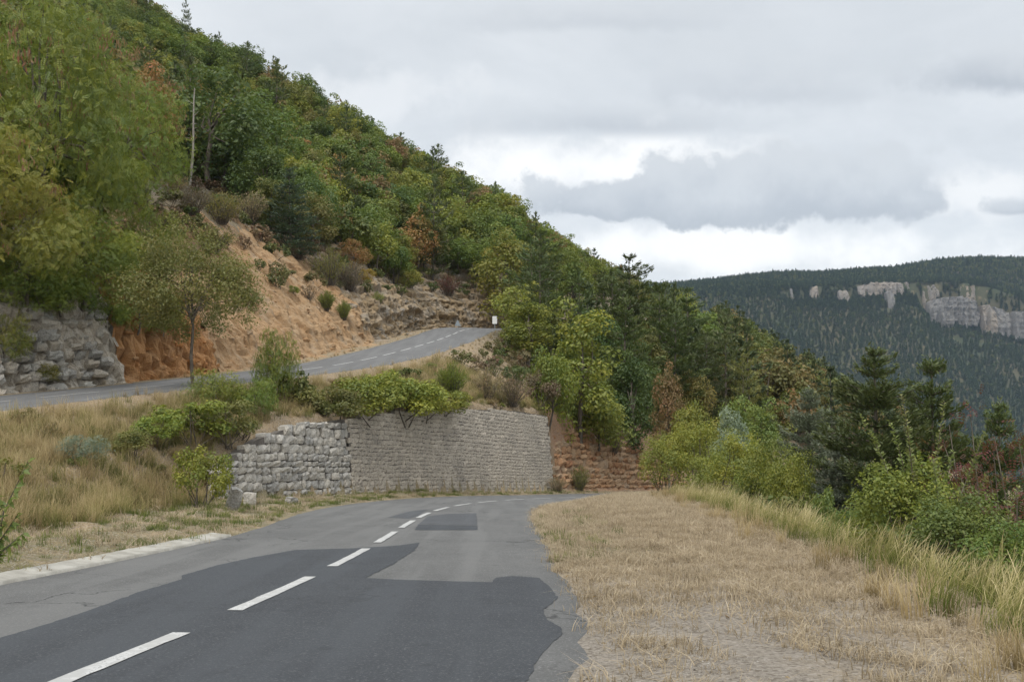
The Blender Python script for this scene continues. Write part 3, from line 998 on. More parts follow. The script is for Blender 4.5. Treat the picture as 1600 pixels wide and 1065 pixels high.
def rock_cut(label, y0, y1, mt, key, seed, amp, cell, dmax, dsteps, nrock, rsize, beds=0.0):
    """one stretch of the cut: bedded rock sheet with blocks standing out of it"""
    q, ss = dense(U, y0, y1, 0.13)
    t, n = frames(q)
    # positions across the cut, closer together where it is steep
    ds = np.concatenate([np.linspace(0.0, 2.6, dsteps), 2.6 + np.cumsum(np.full(int((dmax - 2.6) / 0.17), 0.17))])
    XY = q[:, None, :2] + n[:, None, :] * (UH + 0.45 + ds)[None, :, None]
    Zs = ground_z(XY[..., 0], XY[..., 1])
    XYZ = np.concatenate([XY, Zs[..., None]], 2)
    du, dv = np.gradient(XYZ, axis=0), np.gradient(XYZ, axis=1)
    nn = np.cross(dv, du); nn /= np.linalg.norm(nn, axis=2)[..., None] + 1e-9
    nn *= np.where(nn[..., 2:3] < 0, -1, 1)
    S = np.broadcast_to(ss[:, None], Zs.shape)
    H = Zs - q[:, None, 2]
    off = np.zeros(Zs.shape)
    for k, (cw, ch) in enumerate(cell):
        v, j = cells(S.ravel(), H.ravel(), cw, ch, seed + k * 5)
        v, j = v.reshape(Zs.shape), j.reshape(Zs.shape)
        off += amp[k] * (v - 0.35) - amp[k] * 0.9 * smooth(1 - j / 0.06)
    if beds:                               # whole beds stand out or lie back along the cut
        hb_ = H + 0.35 * wave(S, H * 0.1, 14.0) + 0.10 * wave(S, H, 3.0, 2)
        r_ = np.floor(hb_ / 0.62); f_ = hb_ / 0.62 - r_
        off += beds * (np.modf(np.abs(np.sin(r_ * 91.7 + np.floor(S / 9.0) * 13.1) * 4373.3))[0] - 0.4) - beds * 0.7 * smooth(1 - np.minimum(f_, 1 - f_) / 0.12)
    if key == 'ctan':                      # rain gullies run down the earth slope
        off -= 0.34 * smooth(1 - np.abs(wave(S + 0.35 * wave(S, H, 4.0), H * 0.06, 2.6, 2)) / 0.22) * smooth(H / 1.5)
    off += 0.12 * wave(S, H, 2.5) + 0.05 * wave(S, H, 0.8, 3)
    e0 = smooth(ds / 0.6) * smooth((dmax - ds) / 1.5)
    ef = smooth((ss - ss[0] + 0.6) / 1.0) * smooth((ss[-1] - ss + 0.6) / 1.0)
    off = off * e0[None] * (0.3 + 0.7 * ef[:, None]) - 0.5 * (1 - e0[None]) * (ds[None] > 1) - 0.06 * (ds[None] < 0.2)
    XYZ = XYZ + nn * off[..., None]
    root = empty('rock_face', tuple(q[len(q) // 2] + np.array([0, 0, 0])), label, 'rock face')
    o = np.array(root.location)
    link('bedrock', grid_mesh('bedrock', XYZ - o, mt, True, smooth_shade=False), root)
    rr = random.Random(seed)
    ni, nj = Zs.shape
    hmax = np.interp(q[:, 1], [0, 45, 49, 55, 66, 72, 110], [3.6, 3.8, 6.0, 2.0, 2.0, 2.6, 4.5])
    for k in range(nrock):
        for _try in range(30):
            i, j = rr.randrange(2, ni - 2), rr.randrange(1, nj - 2)
            if H[i, j] < hmax[i] * (1.0 if rr.random() < 0.8 else 2.0): break
        pnt, nv = Vector(XYZ[i, j] - o), Vector(nn[i, j])
        nv = (nv + Vector((-n[i, 0], -n[i, 1], 0)) * 1.0).normalized()
        xv = Vector((0, 0, 1)).cross(nv).normalized(); zv = nv.cross(xv)
        Rm = Matrix((xv, -nv, -zv)).transposed().to_4x4()
        if Rm.to_3x3().determinant() < 0:
            Rm = Matrix((-xv, -nv, -zv)).transposed().to_4x4()
        sz = rsize * rr.uniform(0.55, 1.3)
        E = Matrix.Rotation(rr.gauss(0, .10), 4, 'X') @ Matrix.Rotation(rr.gauss(0, .06), 4, 'Y') @ Matrix.Rotation(rr.gauss(0, .12), 4, 'Z')
        ob = link('rock', rr.choice(SM[key]), root)
        dp = sz * rr.uniform(0.7, 1.1)
        ob.matrix_local = Matrix.Translation(pnt - nv * dp * 0.30) @ Rm @ E @ Matrix.Diagonal((sz * rr.uniform(0.9, 2.2), dp, sz * rr.uniform(0.35, 0.7), 1))
    return root


rock_cut('grey fractured limestone face behind the upper road at the near left', 20, 45.9, CUT_GREY, 'cgrey', 21, (0.34, 0.18), ((0.75, 0.5), (0.32, 0.24)), 9.5, 36, 0, 0.40, 0.25)
gq, gs = dense(U, 21, 45.4, 0.6)
gt, gn = frames(gq)
gb = np.stack([gq[:, 0] + gn[:, 0] * (UH + 0.62), gq[:, 1] + gn[:, 1] * (UH + 0.62), gq[:, 2]], 1)
GW = Wall(gb, lambda s_: 3.5 + 0.9 * wave(np.array([s_]), np.array([1.0]), 5.0)[0], 0.24)
groot = next(o for o in scene.objects if o.name == 'rock_face')
build_blocks(groot, 'rock', lay(GW, 77, (0.22, 0.65), (0.25, 0.85), 0.0, 0.9, 0.20, 0.07, 0.10, None, 0.25), SM['cgrey'], 78, 290, CUT_GREY)
rock_cut('bright orange crumbling rock face behind the thin roadside tree', 45.6, 53.6, CUT_ORANGE, 'corange', 22, (0.42, 0.2), ((0.9, 0.5), (0.3, 0.22)), 8.0, 28, 90, 0.36)
rock_cut('bare tan earth slope with blocky rock steps at its foot', 53.3, 82.0, CUT_TAN, 'ctan', 23, (0.13, 0.07), ((1.6, 0.7), (0.5, 0.3)), 12.5, 22, 120, 0.42)
rock_cut('long grey and tan bedded ledges behind the upper bend', 80.5, 124, LEDGE, 'ledge', 24, (0.34, 0.12), ((2.6, 0.62), (0.9, 0.31)), 10.5, 34, 140, 0.45, 0.55)
lb, lyl = wall_line(64.2, 84.0)
sR = np.concatenate([[0], np.cumsum(np.linalg.norm(np.diff(lb[:, :2], axis=0), axis=1))])
WR = Wall(lb, lambda a: float(np.interp(np.interp(a, sR, lyl), [64, 68, 72, 76, 84], [4.4, 4.2, 3.9, 3.6, 3.0]) + 0.3 * wave(np.array([a]), np.array([2.0]), 3.0)[0]), 0.32)
root = empty('rock_face', tuple(lb[len(lb) // 2]), 'reddish orange layered rock bank right of the masonry wall', 'rock face')
build_blocks(root, 'rock', lay(WR, 25, (0.22, 0.55), (0.35, 1.1), 0.0, 0.6, 0.10, 0.06, 0.04, None, 0.2), SM['cred'], 5, 290, CUT_RED)
backing(root, WR, 'bedrock', CUT_RED, 0.2, 0.10, 0.3, 0.3)
# ================================================================== FAR MOUNTAIN
def rim_v(u):
    return np.interp(u, [700, 1040, 1100, 1200, 1300, 1380, 1450, 1530, 1600, 1700, 1900], [450, 444, 436, 426, 423, 416, 406, 399, 401, 404, 410])


def bench_v(u):
    return np.interp(u, [700, 1040, 1130, 1215, 1300, 1400, 1500, 1545, 1600, 1800], [462, 456, 448, 450, 446, 441, 441, 447, 470, 480])


mx = np.arange(-250, 2050, 13.0)
my = np.concatenate([np.arange(1050, 1700, 16), np.arange(1700, 1860, 7), np.arange(1860, 2500, 20)])
MX, MY = np.meshgrid(mx, my, indexing='ij')


def mountain_z(x, y):
    gul = wave(x, y * 0.4, 260.0) * 14 + wave(x, y * 0.5, 95.0, 3) * 5
    ub = 800 + x / 1780.0 * F
    zb = EYE + (600 - bench_v(ub)) / F * 1790
    zr = EYE + (600 - rim_v(800 + x / 2150.0 * F)) / F * 2150 - 9
    cl = np.interp(ub, [700, 1040, 1200, 1230, 1420, 1450, 1600, 1750], [8, 8, 10, 32, 34, 72, 80, 60])      # height of the cliff band
    yc = 1765 + gul * 1.2
    foot = zb - cl
    low = foot - 0.66 * np.maximum(yc - y, 0) + gul * 0.5 * smooth((yc - y) / 150)
    up = zb + (zr - zb) * smooth((y - yc - 20) / (2150 - 1785.0)) + wave(x, y, 120.0, 5) * 4 * smooth((y - yc - 20) / 120) * smooth((2150 - y) / 120)
    t = smooth((y - yc) / 16)
    z = low * (1 - t) + up * t
    return np.where(y > 2150, zr - 0.12 * (y - 2150), z)


MZ = mountain_z(MX, MY)
mm, b, out = mat('mountain_soil')
p = pos(b)
n = b.noise(p, 0.012, 6, 0.6); n2 = b.noise(p, 0.09, 5, 0.6)
c = b.mix(b.ss(n, 0.4, 0.6), (0.040, 0.050, 0.024), (0.075, 0.068, 0.038))
c = b.mix(b.m('MULTIPLY', b.ss(n2, 0.58, 0.70), 0.5), c, (0.22, 0.17, 0.10))
finish(b, out, c, 0.95)
far_hill = link('far_mountain', grid_mesh('far_mountain', np.stack([MX, MY, MZ], -1), mm, True))
tag(far_hill, 'forested plateau mountain across the gorge', kind='structure')

CLIFF = rock_mat('cliff_limestone', [(0.13, 0.13, 0.13), (0.18, 0.175, 0.165), (0.23, 0.20, 0.165), (0.32, 0.25, 0.17)], 0.045, (0.10, 0.105, 0.115), 0.7)


CLIFFS = []


def cliff(label, poly, y, depth, seed, relief=4.0):
    """limestone outcrop: its front follows the outline (photograph directions at distance y); it has a bulging face, a top and sides"""
    CLIFFS.append(poly)
    W0 = np.array([[P(u, v, y).x, P(u, v, y).z] for u, v in poly])
    lo, hi_ = W0.min(0), W0.max(0)
    nx, nz = max(8, int((hi_[0] - lo[0]) / 2.6)), max(8, int((hi_[1] - lo[1]) / 2.6))
    xs = np.linspace(lo[0], hi_[0], nx)
    # top and bottom line of the outline for every column
    top, bot = np.full(nx, -1e9), np.full(nx, 1e9)
    for i in range(len(W0)):
        a, c_ = W0[i], W0[(i + 1) % len(W0)]
        l, r = (a, c_) if a[0] <= c_[0] else (c_, a)
        ins = (xs >= l[0] - 1e-6) & (xs <= r[0] + 1e-6)
        zz_ = l[1] + (xs - l[0]) / max(r[0] - l[0], 1e-6) * (r[1] - l[1])
        top = np.where(ins, np.maximum(top, zz_), top); bot = np.where(ins, np.minimum(bot, zz_), bot)
    top += wave(xs, xs * 0 + seed, 16.0) * 2.0 + wave(xs, xs * 0 + seed, 6.0, 2) * 1.0
    bot = np.minimum(bot - 4 + wave(xs, xs * 0 + seed * 2, 12.0, 3) * 5, top - 4)
    f = np.linspace(0, 1, nz)
    XX = np.broadcast_to(xs[:, None], (nx, nz))
    ZZ = bot[:, None] + (top - bot)[:, None] * f[None]
    col = wave(XX, ZZ * 0.15 + seed * 9, 22.0) * relief + np.abs(wave(XX, ZZ * 0.08 + seed, 9.0, 2)) * relief * 0.9 + wave(XX, ZZ * 3.0, 14.0, 4) * relief * 0.35
    v_, j_ = cells(XX.ravel() + 50, ZZ.ravel(), 9.0, 6.0, seed)
    col = col + (v_.reshape(XX.shape) - 0.5) * relief * 0.45 + np.abs(wave(XX * 1.0, ZZ * 0.02 + seed * 5, 13.0, 1)) * relief * 1.2 - smooth(wave(XX * .05, ZZ, 18.0, 2)) * relief * 0.5
    e = np.minimum(np.linspace(0, 1, nx), np.linspace(1, 0, nx))[:, None]
    YY = y + col + 10 * (1 - smooth(e / 0.12)) + 7 * f[None] ** 2
    front_ = np.stack([XX, YY, ZZ], -1)
    back = front_[:, -1:, :].copy(); back[..., 1] = y + depth; back[..., 2] += 1.0
    XYZ = np.concatenate([front_, back], 1)
    o = np.array([XX.mean(), y, bot.min()])
    root = link('cliff', grid_mesh('cliff', XYZ - o, CLIFF, False, smooth_shade=False), None, tuple(o))
    tag(root, label, 'cliff')
    # close the two sides
    return root


cliff('biggest grey overhanging limestone cliff on the far mountain', [(1452, 505), (1457, 470), (1480, 464), (1505, 462), (1532, 470), (1537, 490), (1530, 506), (1500, 506), (1478, 508)], 1742, 60, 1, 5)
cliff('slanting pale cliff just above and left of the biggest far cliff', [(1432, 477), (1436, 465), (1448, 447), (1470, 443), (1474, 452), (1462, 466), (1455, 480)], 1768, 50, 2)
cliff('rounded grey cliff top above the right end of the biggest far cliff', [(1500, 470), (1503, 449), (1520, 445), (1535, 448), (1535, 472)], 1772, 50, 3)
cliff('tan and grey cliff pillar right of the biggest far cliff', [(1538, 520), (1538, 478), (1552, 474), (1562, 486), (1560, 520)], 1738, 55, 4)
cliff('streaked grey cliff wall right of the tan pillar', [(1558, 516), (1558, 480), (1574, 484), (1586, 494), (1586, 524)], 1744, 55, 5)
cliff('grey cliff buttress at the right end of the far cliff band', [(1586, 528), (1588, 486), (1606, 486), (1625, 490), (1650, 500), (1650, 540)], 1740, 55, 6)
cliff('slim freestanding rock pinnacle under the far plateau rim', [(1387, 487), (1388, 455), (1395, 455), (1401, 461), (1401, 478)], 1748, 22, 7, 2)
cliff('long low cliff band under the bare tan plateau edge', [(1335, 462), (1340, 446), (1370, 440), (1430, 440), (1430, 450), (1405, 456), (1370, 456), (1345, 462)], 1772, 40, 8)
cliff('square pale outcrop left of the long low cliff band', [(1310, 471), (1311, 454), (1326, 453), (1330, 462), (1322, 470)], 1760, 30, 9, 2.5)
cliff('small grey outcrop below the far plateau trees', [(1262, 462), (1266, 448), (1282, 446), (1283, 456), (1270, 466)], 1768, 30, 10, 2.5)
cliff('narrow pale rock tooth near the left end of the far cliffs', [(1233, 470), (1234, 452), (1240, 452), (1241, 468)], 1762, 18, 11, 1.5)
cliff('leftmost low pale outcrop of the far cliffs', [(1216, 463), (1217, 454), (1232, 452), (1230, 462)], 1764, 24, 12, 1.5)
cliff('small isolated outcrop below the tan far pillar', [(1487, 533), (1489, 524), (1505, 524), (1506, 536)], 1728, 24, 13, 2)
cliff('tiny upright rock among the trees under the far cliffs', [(1531, 540), (1531, 528), (1536, 528), (1536, 540)], 1722, 14, 14, 1)
cliff('pale rock patch low in the dark far forest', [(1584, 588), (1585, 577), (1593, 577), (1594, 589)], 1660, 24, 15, 1.5)

# ================================================================== PLANT LIBRARY
bark_m, b, out = mat('bark')
p = pos(b)
n = b.noise(b.vm('MULTIPLY', p, (6, 6, 1.2)), 2.0, 5, 0.65)
c = b.mix(b.ss(n, 0.35, 0.65), (0.075, 0.06, 0.045), (0.17, 0.145, 0.115))
finish(b, out, c, 0.95, n, 0.8, 0.03)
grey_bark, b, out = mat('grey_bark')
p = pos(b)
n = b.noise(b.vm('MULTIPLY', p, (6, 6, 1.2)), 2.0, 5, 0.65)
c = b.mix(b.ss(n, 0.35, 0.65), (0.20, 0.175, 0.15), (0.36, 0.325, 0.28))
finish(b, out, c, 0.95, n, 0.8, 0.03)

LEAF = leaf_mat('leaf')
NEEDLE = leaf_mat('needle', trans=0.2, vary=0.8)


def unit(a):
    return a / (np.linalg.norm(a, axis=-1, keepdims=True) + 1e-9)


def leaf_cloud(rr, C, Rc, n, leaf, up=0.35, squash=0.8, droop=0.25, asp=0.62, shell=0.55):
    """leaves spread over clumps (centres C, radii Rc): arrays for Geo.leaves"""
    wgt = Rc ** 2; wgt = wgt / wgt.sum()
    k = rr.choice(len(C), n, p=wgt)
    d = unit(rr.normal(size=(n, 3)) + np.array([0, 0, up]))
    # clumps show leaves mainly on their outward side
    r = shell + (1 - shell) * rr.rand(n) ** 0.7
    pos_ = C[k] + d * (r * Rc[k])[:, None] * np.array([1, 1, squash])
    N = unit(d * 0.9 + rr.normal(size=(n, 3)) * 0.40 + np.array([0, 0, 0.5]))
    T = unit(np.cross(N, rr.normal(size=(n, 3)))); T[:, 2] -= droop; T = unit(T)
    ln = leaf * rr.uniform(0.65, 1.35, n)
    base_t = rr.uniform(0.25, 0.75, len(C))
    tint = np.clip(base_t[k] + rr.normal(0, 0.16, n), 0, 1)
    return pos_, T, N, ln, ln * asp * rr.uniform(0.8, 1.2, n), tint


def crown_clumps(rr, h, w_, cb, n, shape=0.5, rmin=0.20, rmax=0.38):
    """clump centres in an egg shaped crown from height cb*h to h"""
    hc = h * (1 - cb)
    C, Rc = [], []
    while len(C) < n:
        d = unit(rr.normal(size=3)); 
        if d[2] < -0.55 and rr.rand() < 0.7: continue
        r = 0.42 + 0.42 * rr.rand() ** 0.6
        f = 1.0 - shape * 0.45 * max(d[2], 0)
        C.append([d[0] * r * w_ / 2 * f, d[1] * r * w_ / 2 * f, cb * h + hc * (0.46 + 0.5 * d[2] * r)])
        Rc.append(w_ / 2 * rr.uniform(rmin, rmax) * (1.1 - 0.3 * abs(d[2])))
    C, Rc = np.array(C), np.array(Rc)
    C *= 1 + rr.normal(0, 0.05, C.shape)
    return C, Rc


def limbs(g, rr, h, C, r0, fork=0.35, n=9, sides=6, mat=0, bend=0.1):
    t = np.array([[0, 0, -0.3], [rr.normal(0, .02) * h, rr.normal(0, .02) * h, h * fork * 0.5], [rr.normal(0, .03) * h, rr.normal(0, .03) * h, h * fork]])
    tops = C[rr.choice(len(C), min(n, len(C)), replace=False)]
    lead = t[-1] + (np.array([C[:, 0].mean(), C[:, 1].mean(), C[:, 2].max()]) - t[-1]) * 0.8
    g.tube(np.vstack([t, (t[-1] + lead) / 2 + rr.normal(0, .02, 3) * h, lead]), np.array([1.25, 1, 0.8, 0.45, 0.12]) * r0, sides, mat=mat)
    for e in tops:
        s = t[-1] + (lead - t[-1]) * rr.uniform(0, 0.45)
        m_ = s + (e - s) * 0.5 + rr.normal(0, bend, 3) * np.linalg.norm(e - s) + np.array([0, 0, 0.08 * h * rr.rand()])
        g.tube(np.stack([s, (s + m_) / 2 + rr.normal(0, .02, 3) * h, m_, e]), np.array([0.5, 0.4, 0.28, 0.08]) * r0, max(4, sides - 2), mat=mat)


def make(fn, joined=False, bark=None, leafm=None):
    """runs a builder with two Geo (wood, leaves) and makes its meshes"""
    bark = bark or bark_m; leafm = leafm or LEAF
    if joined:
        g = Geo(); fn(g, g, 0, 1)
        return (g.mesh('tree', [bark, leafm]),)
    a, c_ = Geo(), Geo(); fn(a, c_, 0, 0)
    return a.mesh('trunk', bark, True), c_.mesh('crown', leafm)


def broadleaf(seed, h, w_, cb=0.18, ncl=34, nleaf=3000, leaf=0.3, shape=0.5, r0=0.14, nl=9, **kw):
    def fn(gw, gl, mw, ml):
        rr = np.random.RandomState(seed)
        C, Rc = crown_clumps(rr, h, w_, cb, ncl, shape, kw.get('rmin', 0.2), kw.get('rmax', 0.38))
        limbs(gw, rr, h, C, r0, kw.get('fork', 0.33), nl, mat=mw)
        gl.leaves(*leaf_cloud(rr, C, Rc, nleaf, leaf, up=kw.get('up', 0.35), droop=kw.get('droop', 0.25), asp=kw.get('asp', 0.62), shell=kw.get('shell', 0.55)), mat=ml)
    return fn, h, w_


def pine(seed, h, w_, cb=0.22, whorls=11, per=5, nneed=2600, need=0.42, flat=0.35, pointed=0.75, r0=0.13, up=0.12, asp=0.26, wild=0.0):
    """conifer with branches in tiers that carry flat sprays of needles"""
    def fn(gw, gl, mw, ml):
        rr = np.random.RandomState(seed)
        lean = rr.normal(0, 0.02, 2) * h
        gw.tube(np.array([[0, 0, -0.3], [lean[0] * .5, lean[1] * .5, h * 0.5], [lean[0], lean[1], h * 0.99]]), np.array([1.2, 0.75, 0.12]) * r0, 6, mat=mw)
        zs = np.linspace(cb, 0.97, whorls) + rr.normal(0, 0.012, whorls)
        tot = []
        for z_ in zs:
            f = (z_ - cb) / (1 - cb)
            prof_ = (1 - f) ** pointed * (0.55 + 0.45 * min(1, f / 0.18)) + 0.05
            a0 = rr.uniform(0, 6.28)
            for k in range(per):
                az = a0 + 6.28 * k / per + rr.normal(0, .25)
                ln = w_ / 2 * prof_ * rr.uniform(0.7 - wild * 0.6, 1.15 + wild * 0.35)
                tot.append((z_, az, ln, f))
        lens = np.array([t_[2] for t_ in tot]); share = lens ** 1.4 / (lens ** 1.4).sum()
        for (z_, az, ln, f), sh_ in zip(tot, share):
            s = np.array([lean[0] * z_, lean[1] * z_, z_ * h])
            dr = np.array([math.cos(az), math.sin(az), up + 0.25 * f + rr.normal(0, .08)])
            e = s + dr * ln
            mid = (s + e) / 2 + np.array([0, 0, -0.05 * ln])
            gw.tube(np.stack([s, mid, e]), np.array([0.32, 0.22, 0.06]) * r0 * (0.5 + 0.5 * ln / (w_ / 2)), 4, mat=mw)
            n = max(6, int(nneed * sh_))
            u_ = rr.rand(n) ** 0.65
            side = rr.normal(0, 1, n) * 0.26 * ln * (1.15 - u_)
            sd = np.array([-math.sin(az), math.cos(az), 0])
            ctr = s + (mid - s) * (2 * np.minimum(u_, .5))[:, None] + (e - mid) * (2 * np.maximum(u_ - .5, 0))[:, None] + sd * side[:, None]
            ctr[:, 2] += rr.normal(0, flat * 0.22, n) + flat * 0.1
            T = unit(dr[None] * 0.7 + sd[None] * np.sign(side)[:, None] * 0.55 + rr.normal(0, .35, (n, 3)) + np.array([0, 0, 0.30]))
            N = unit(np.array([0, 0, 1.0]) + rr.normal(0, .45, (n, 3)))
            l_ = need * rr.uniform(.6, 1.3, n)
            tint = np.clip(0.35 + 0.3 * u_ + rr.normal(0, .15, n), 0, 1)
            gl.leaves(ctr, T, N, l_, l_ * asp, tint, ml)
        # leader shoot
        n = 14
        ctr = np.array([lean[0], lean[1], h * 0.97]) + rr.normal(0, .12, (n, 3)) * np.array([1, 1, 2.0])
        gl.leaves(ctr, unit(rr.normal(0, .5, (n, 3)) + np.array([0, 0, 1.2])), unit(rr.normal(size=(n, 3))), need, need * asp, 0.6, ml)
    return fn, h, w_


def pinnate(gl, rr, C, T, N, L_, pairs, lw, tint, ml):
    """feathered leaves: leaflets in pairs along a drooping stalk"""
    n = len(C)
    T = unit(T); B = unit(np.cross(N, T)); N = np.cross(T, B)
    for k in range(pairs):
        f = (k + 0.6) / pairs
        ctr = C + T * (L_ * f)[:, None] - N * (L_ * 0.22 * f * f)[:, None]
        sz = L_ * lw * (1.0 - 0.35 * abs(f - 0.4))
        for sg in (-1, 1):
            Td = unit(T * 0.45 + B * sg - N * 0.15)
            gl.leaves(ctr + Td * (sz * 0.55)[:, None], Td, N + rr.normal(0, .15, (n, 3)), sz, sz * 0.45, np.clip(tint + rr.normal(0, .06, n), 0, 1), ml, 0.05)
    gl.leaves(C + T * (L_ * 1.02)[:, None] - N * (L_ * 0.22)[:, None], T, N, L_ * lw, L_ * lw * .45, tint, ml, 0.05)


def robinia(seed, h, w_, cb=0.15, ncl=46, nfr=1500, fr=0.34, r0=0.12, pairs=5, fork=0.3, rmax=0.34):
    def fn(gw, gl, mw, ml):
        rr = np.random.RandomState(seed)
        C, Rc = crown_clumps(rr, h, w_, cb, ncl, 0.4, 0.2, rmax)
        limbs(gw, rr, h, C, r0, fork, 14, mat=mw)
        p_, T, N, ln, wd, tint = leaf_cloud(rr, C, Rc, nfr, fr, up=0.1, droop=0.55, shell=0.35)
        pinnate(gl, rr, p_, T, N, ln, pairs, 0.30, tint, ml)
    return fn, h, w_


def shrub(seed, h, w_, ncl=22, nleaf=2200, leaf=0.10, stems=9, cb=0.05, r0=0.03, **kw):
    def fn(gw, gl, mw, ml):
        rr = np.random.RandomState(seed)
        C, Rc = crown_clumps(rr, h, w_, cb, ncl, 0.3, 0.22, 0.42)
        for k in range(stems):
            e = C[rr.randint(len(C))]
            s = np.array([rr.normal(0, .06) * w_, rr.normal(0, .06) * w_, -0.1])
            gw.tube(np.stack([s, (s + e) / 2 + rr.normal(0, .05, 3) * h, e]), np.array([1, .7, .2]) * r0, 4, mat=mw)
        gl.leaves(*leaf_cloud(rr, C, Rc, nleaf, leaf, up=kw.get('up', 0.3), droop=kw.get('droop', 0.2), asp=kw.get('asp', 0.55), shell=kw.get('shell', 0.3)), mat=ml)
    return fn, h, w_


def twiggy(seed, h, w_, nst=60, nleaf=900, leaf=0.10, r0=0.012):
    """fine stemmed brush or broom: many thin stems from one base with narrow leaves along them"""
    def fn(gw, gl, mw, ml):
        rr = np.random.RandomState(seed)
        per = max(1, nleaf // nst)
        for k in range(nst):
            az, sp = rr.uniform(0, 6.28), rr.rand() ** 0.7
            e = np.array([math.cos(az) * sp * w_ / 2, math.sin(az) * sp * w_ / 2, h * (1.0 - 0.35 * sp ** 2) * rr.uniform(.75, 1.05)])
            s = e * np.array([0.2, 0.2, 0]) + np.array([0, 0, -0.05])
            m_ = s + (e - s) * 0.55 + np.array([0, 0, 0.10 * h]) + rr.normal(0, .03, 3) * h
            gw.tube(np.stack([s, m_, e]), np.array([1, .6, .25]) * r0, 3, mat=mw)
            f = rr.uniform(0.2, 1.05, per)
            ctr = np.where(f[:, None] < .55, s + (m_ - s) * (f / .55)[:, None], m_ + (e - m_) * ((f - .55) / .45)[:, None]) + rr.normal(0, .035, (per, 3)) * h
            T = unit((e - s)[None] / h + rr.normal(0, .35, (per, 3)))
            gl.leaves(ctr, T, unit(rr.normal(size=(per, 3))), leaf * rr.uniform(.6, 1.4, per), leaf * .3, np.clip(rr.normal(.5, .2, per), 0, 1), ml)
    return fn, h, w_


LIB = {}


def lib(key, specs, joined=False, bark=None, leafm=None):
    LIB[key] = [(make(fn, joined, bark, leafm), h, w_) for fn, h, w_ in specs]


oak_specs = [broadleaf(100 + i, h, w_, 0.02, 44, 5600, 0.235, 0.5, rmin=.26, rmax=.46) for i, (h, w_) in enumerate([(8, 6.2), (8.5, 5.4), (7.5, 6.6), (9, 6.0), (8, 5.0)])]
lib('oak', oak_specs)
lib('oak_far', [broadleaf(120 + i, h, w_, 0.02, 34, 3000, 0.31, 0.5, nl=5, rmin=.26, rmax=.44) for i, (h, w_) in enumerate([(8, 6.2), (8.5, 5.4), (7.5, 6.6), (9, 6.0), (8, 5.0)])], True)
lib('slim', [broadleaf(140 + i, 10, 4.6, 0.02, 56, 7000, 0.205, 0.8, rmin=.26, rmax=.44) for i in range(3)])
lib('pine', [pine(160 + i, 11, w_, 0.06, 13, 5, 7000, 0.40, 0.55, 0.48, wild=0.45) for i, w_ in enumerate([6.6, 7.6, 6.2])], leafm=NEEDLE)
lib('pine_far', [pine(170 + i, 10, w_, 0.1, 10, 4, 1300, 0.66, 0.6, 0.5, wild=0.45) for i, w_ in enumerate([5.8, 6.8])], True, leafm=NEEDLE)
lib('cedar', [pine(180 + i, 12, 7.6, 0.02, 22, 8, 38000, 0.26, 0.55, 0.72, 0.16, 0.16, 0.28, wild=0.2) for i in range(2)], leafm=NEEDLE)
lib('spruce', [pine(190, 7, 5.0, 0.02, 18, 7, 6000, 0.30, 0.30, 0.75, 0.10, 0.02, 0.24)], leafm=NEEDLE)
lib('robinia', [robinia(200, 8, 7, -0.05, 64, 8500, 0.22, pairs=6, rmax=.42), robinia(201, 7, 6, -0.05, 56, 6500, 0.22, pairs=6, rmax=.42), robinia(202, 4, 4.6, -0.1, 40, 3400, 0.21, 0.06, pairs=6, rmax=.42)])
lib('airy', [broadleaf(210, 8, 6.6, 0.20, 80, 24000, 0.125, 0.1, 0.075, 22, rmin=.20, rmax=.36, shell=0.05, asp=.5, fork=.36, up=.1)])
lib('shrub', [shrub(220 + i, 2.4, 2.8, 26, 3200, 0.13) for i in range(3)])
lib('big_shrub', [shrub(230 + i, 4, 4.6, 40, 9000, 0.115, 14, 0.02, 0.04, shell=0.2, up=0.45, droop=-0.15) for i in range(2)])
lib('brush', [twiggy(240 + i, 1.6, 2.0, 90, 1500, 0.12) for i in range(2)])
lib('broom', [twiggy(250, 1.6, 2.0, 150, 3600, 0.13)])
# ================================================================== PLACING PLANTS
GREENS = dict(mid=(0.138, 0.188, 0.034), dark=(0.088, 0.132, 0.032), yellow=(0.235, 0.245, 0.038), pale=(0.190, 0.230, 0.085), olive=(0.190, 0.182, 0.048),
              russet=(0.290, 0.160, 0.048), brown=(0.250, 0.170, 0.078), gold=(0.340, 0.235, 0.028), pine=(0.088, 0.118, 0.040), blue=(0.068, 0.100, 0.060),
              glaucous=(0.170, 0.210, 0.140), silver=(0.210, 0.260, 0.165), fresh=(0.185, 0.220, 0.030), red=(0.125, 0.026, 0.024), straw=(0.32, 0.25, 0.13),
              robin=(0.172, 0.220, 0.032), robingold=(0.228, 0.222, 0.034), heath=(0.175, 0.125, 0.08), thicket=(0.220, 0.240, 0.030))
COUNT = [0]


def put_plant(kind, x, y, h, w_, colour, name, label, cat, group=None, sink=0.0, z=None, rot=None, var=None, parts=('trunk', 'crown')):
    COUNT[0] += 1
    rr = random.Random(COUNT[0] * 7919)
    vs = LIB[kind]
    meshes, h0, w0 = vs[rr.randrange(len(vs)) if var is None else var]
    z = gz(x, y) if z is None else z
    c0 = GREENS[colour] if isinstance(colour, str) else colour
    j = rr.uniform(0.86, 1.16)
    col = tuple(min(1, max(0, k * j * rr.uniform(0.94, 1.06))) for k in c0) + (1,)
    rz = rr.uniform(0, 6.28) if rot is None else rot
    if len(meshes) == 1:
        o = link(name, meshes[0], None, (x, y, z - sink)); o.rotation_euler = (0, 0, rz)
        o.scale = (w_ / w0, w_ / w0, h / h0); o.color = col
        return tag(o, label, cat, group)
    r = empty(name, (x, y, z - sink), label, cat, group, rz)
    for me, nm in zip(meshes, parts):
        o = link(nm, me, r); o.scale = (w_ / w0, w_ / w0, h / h0); o.color = col
    return r


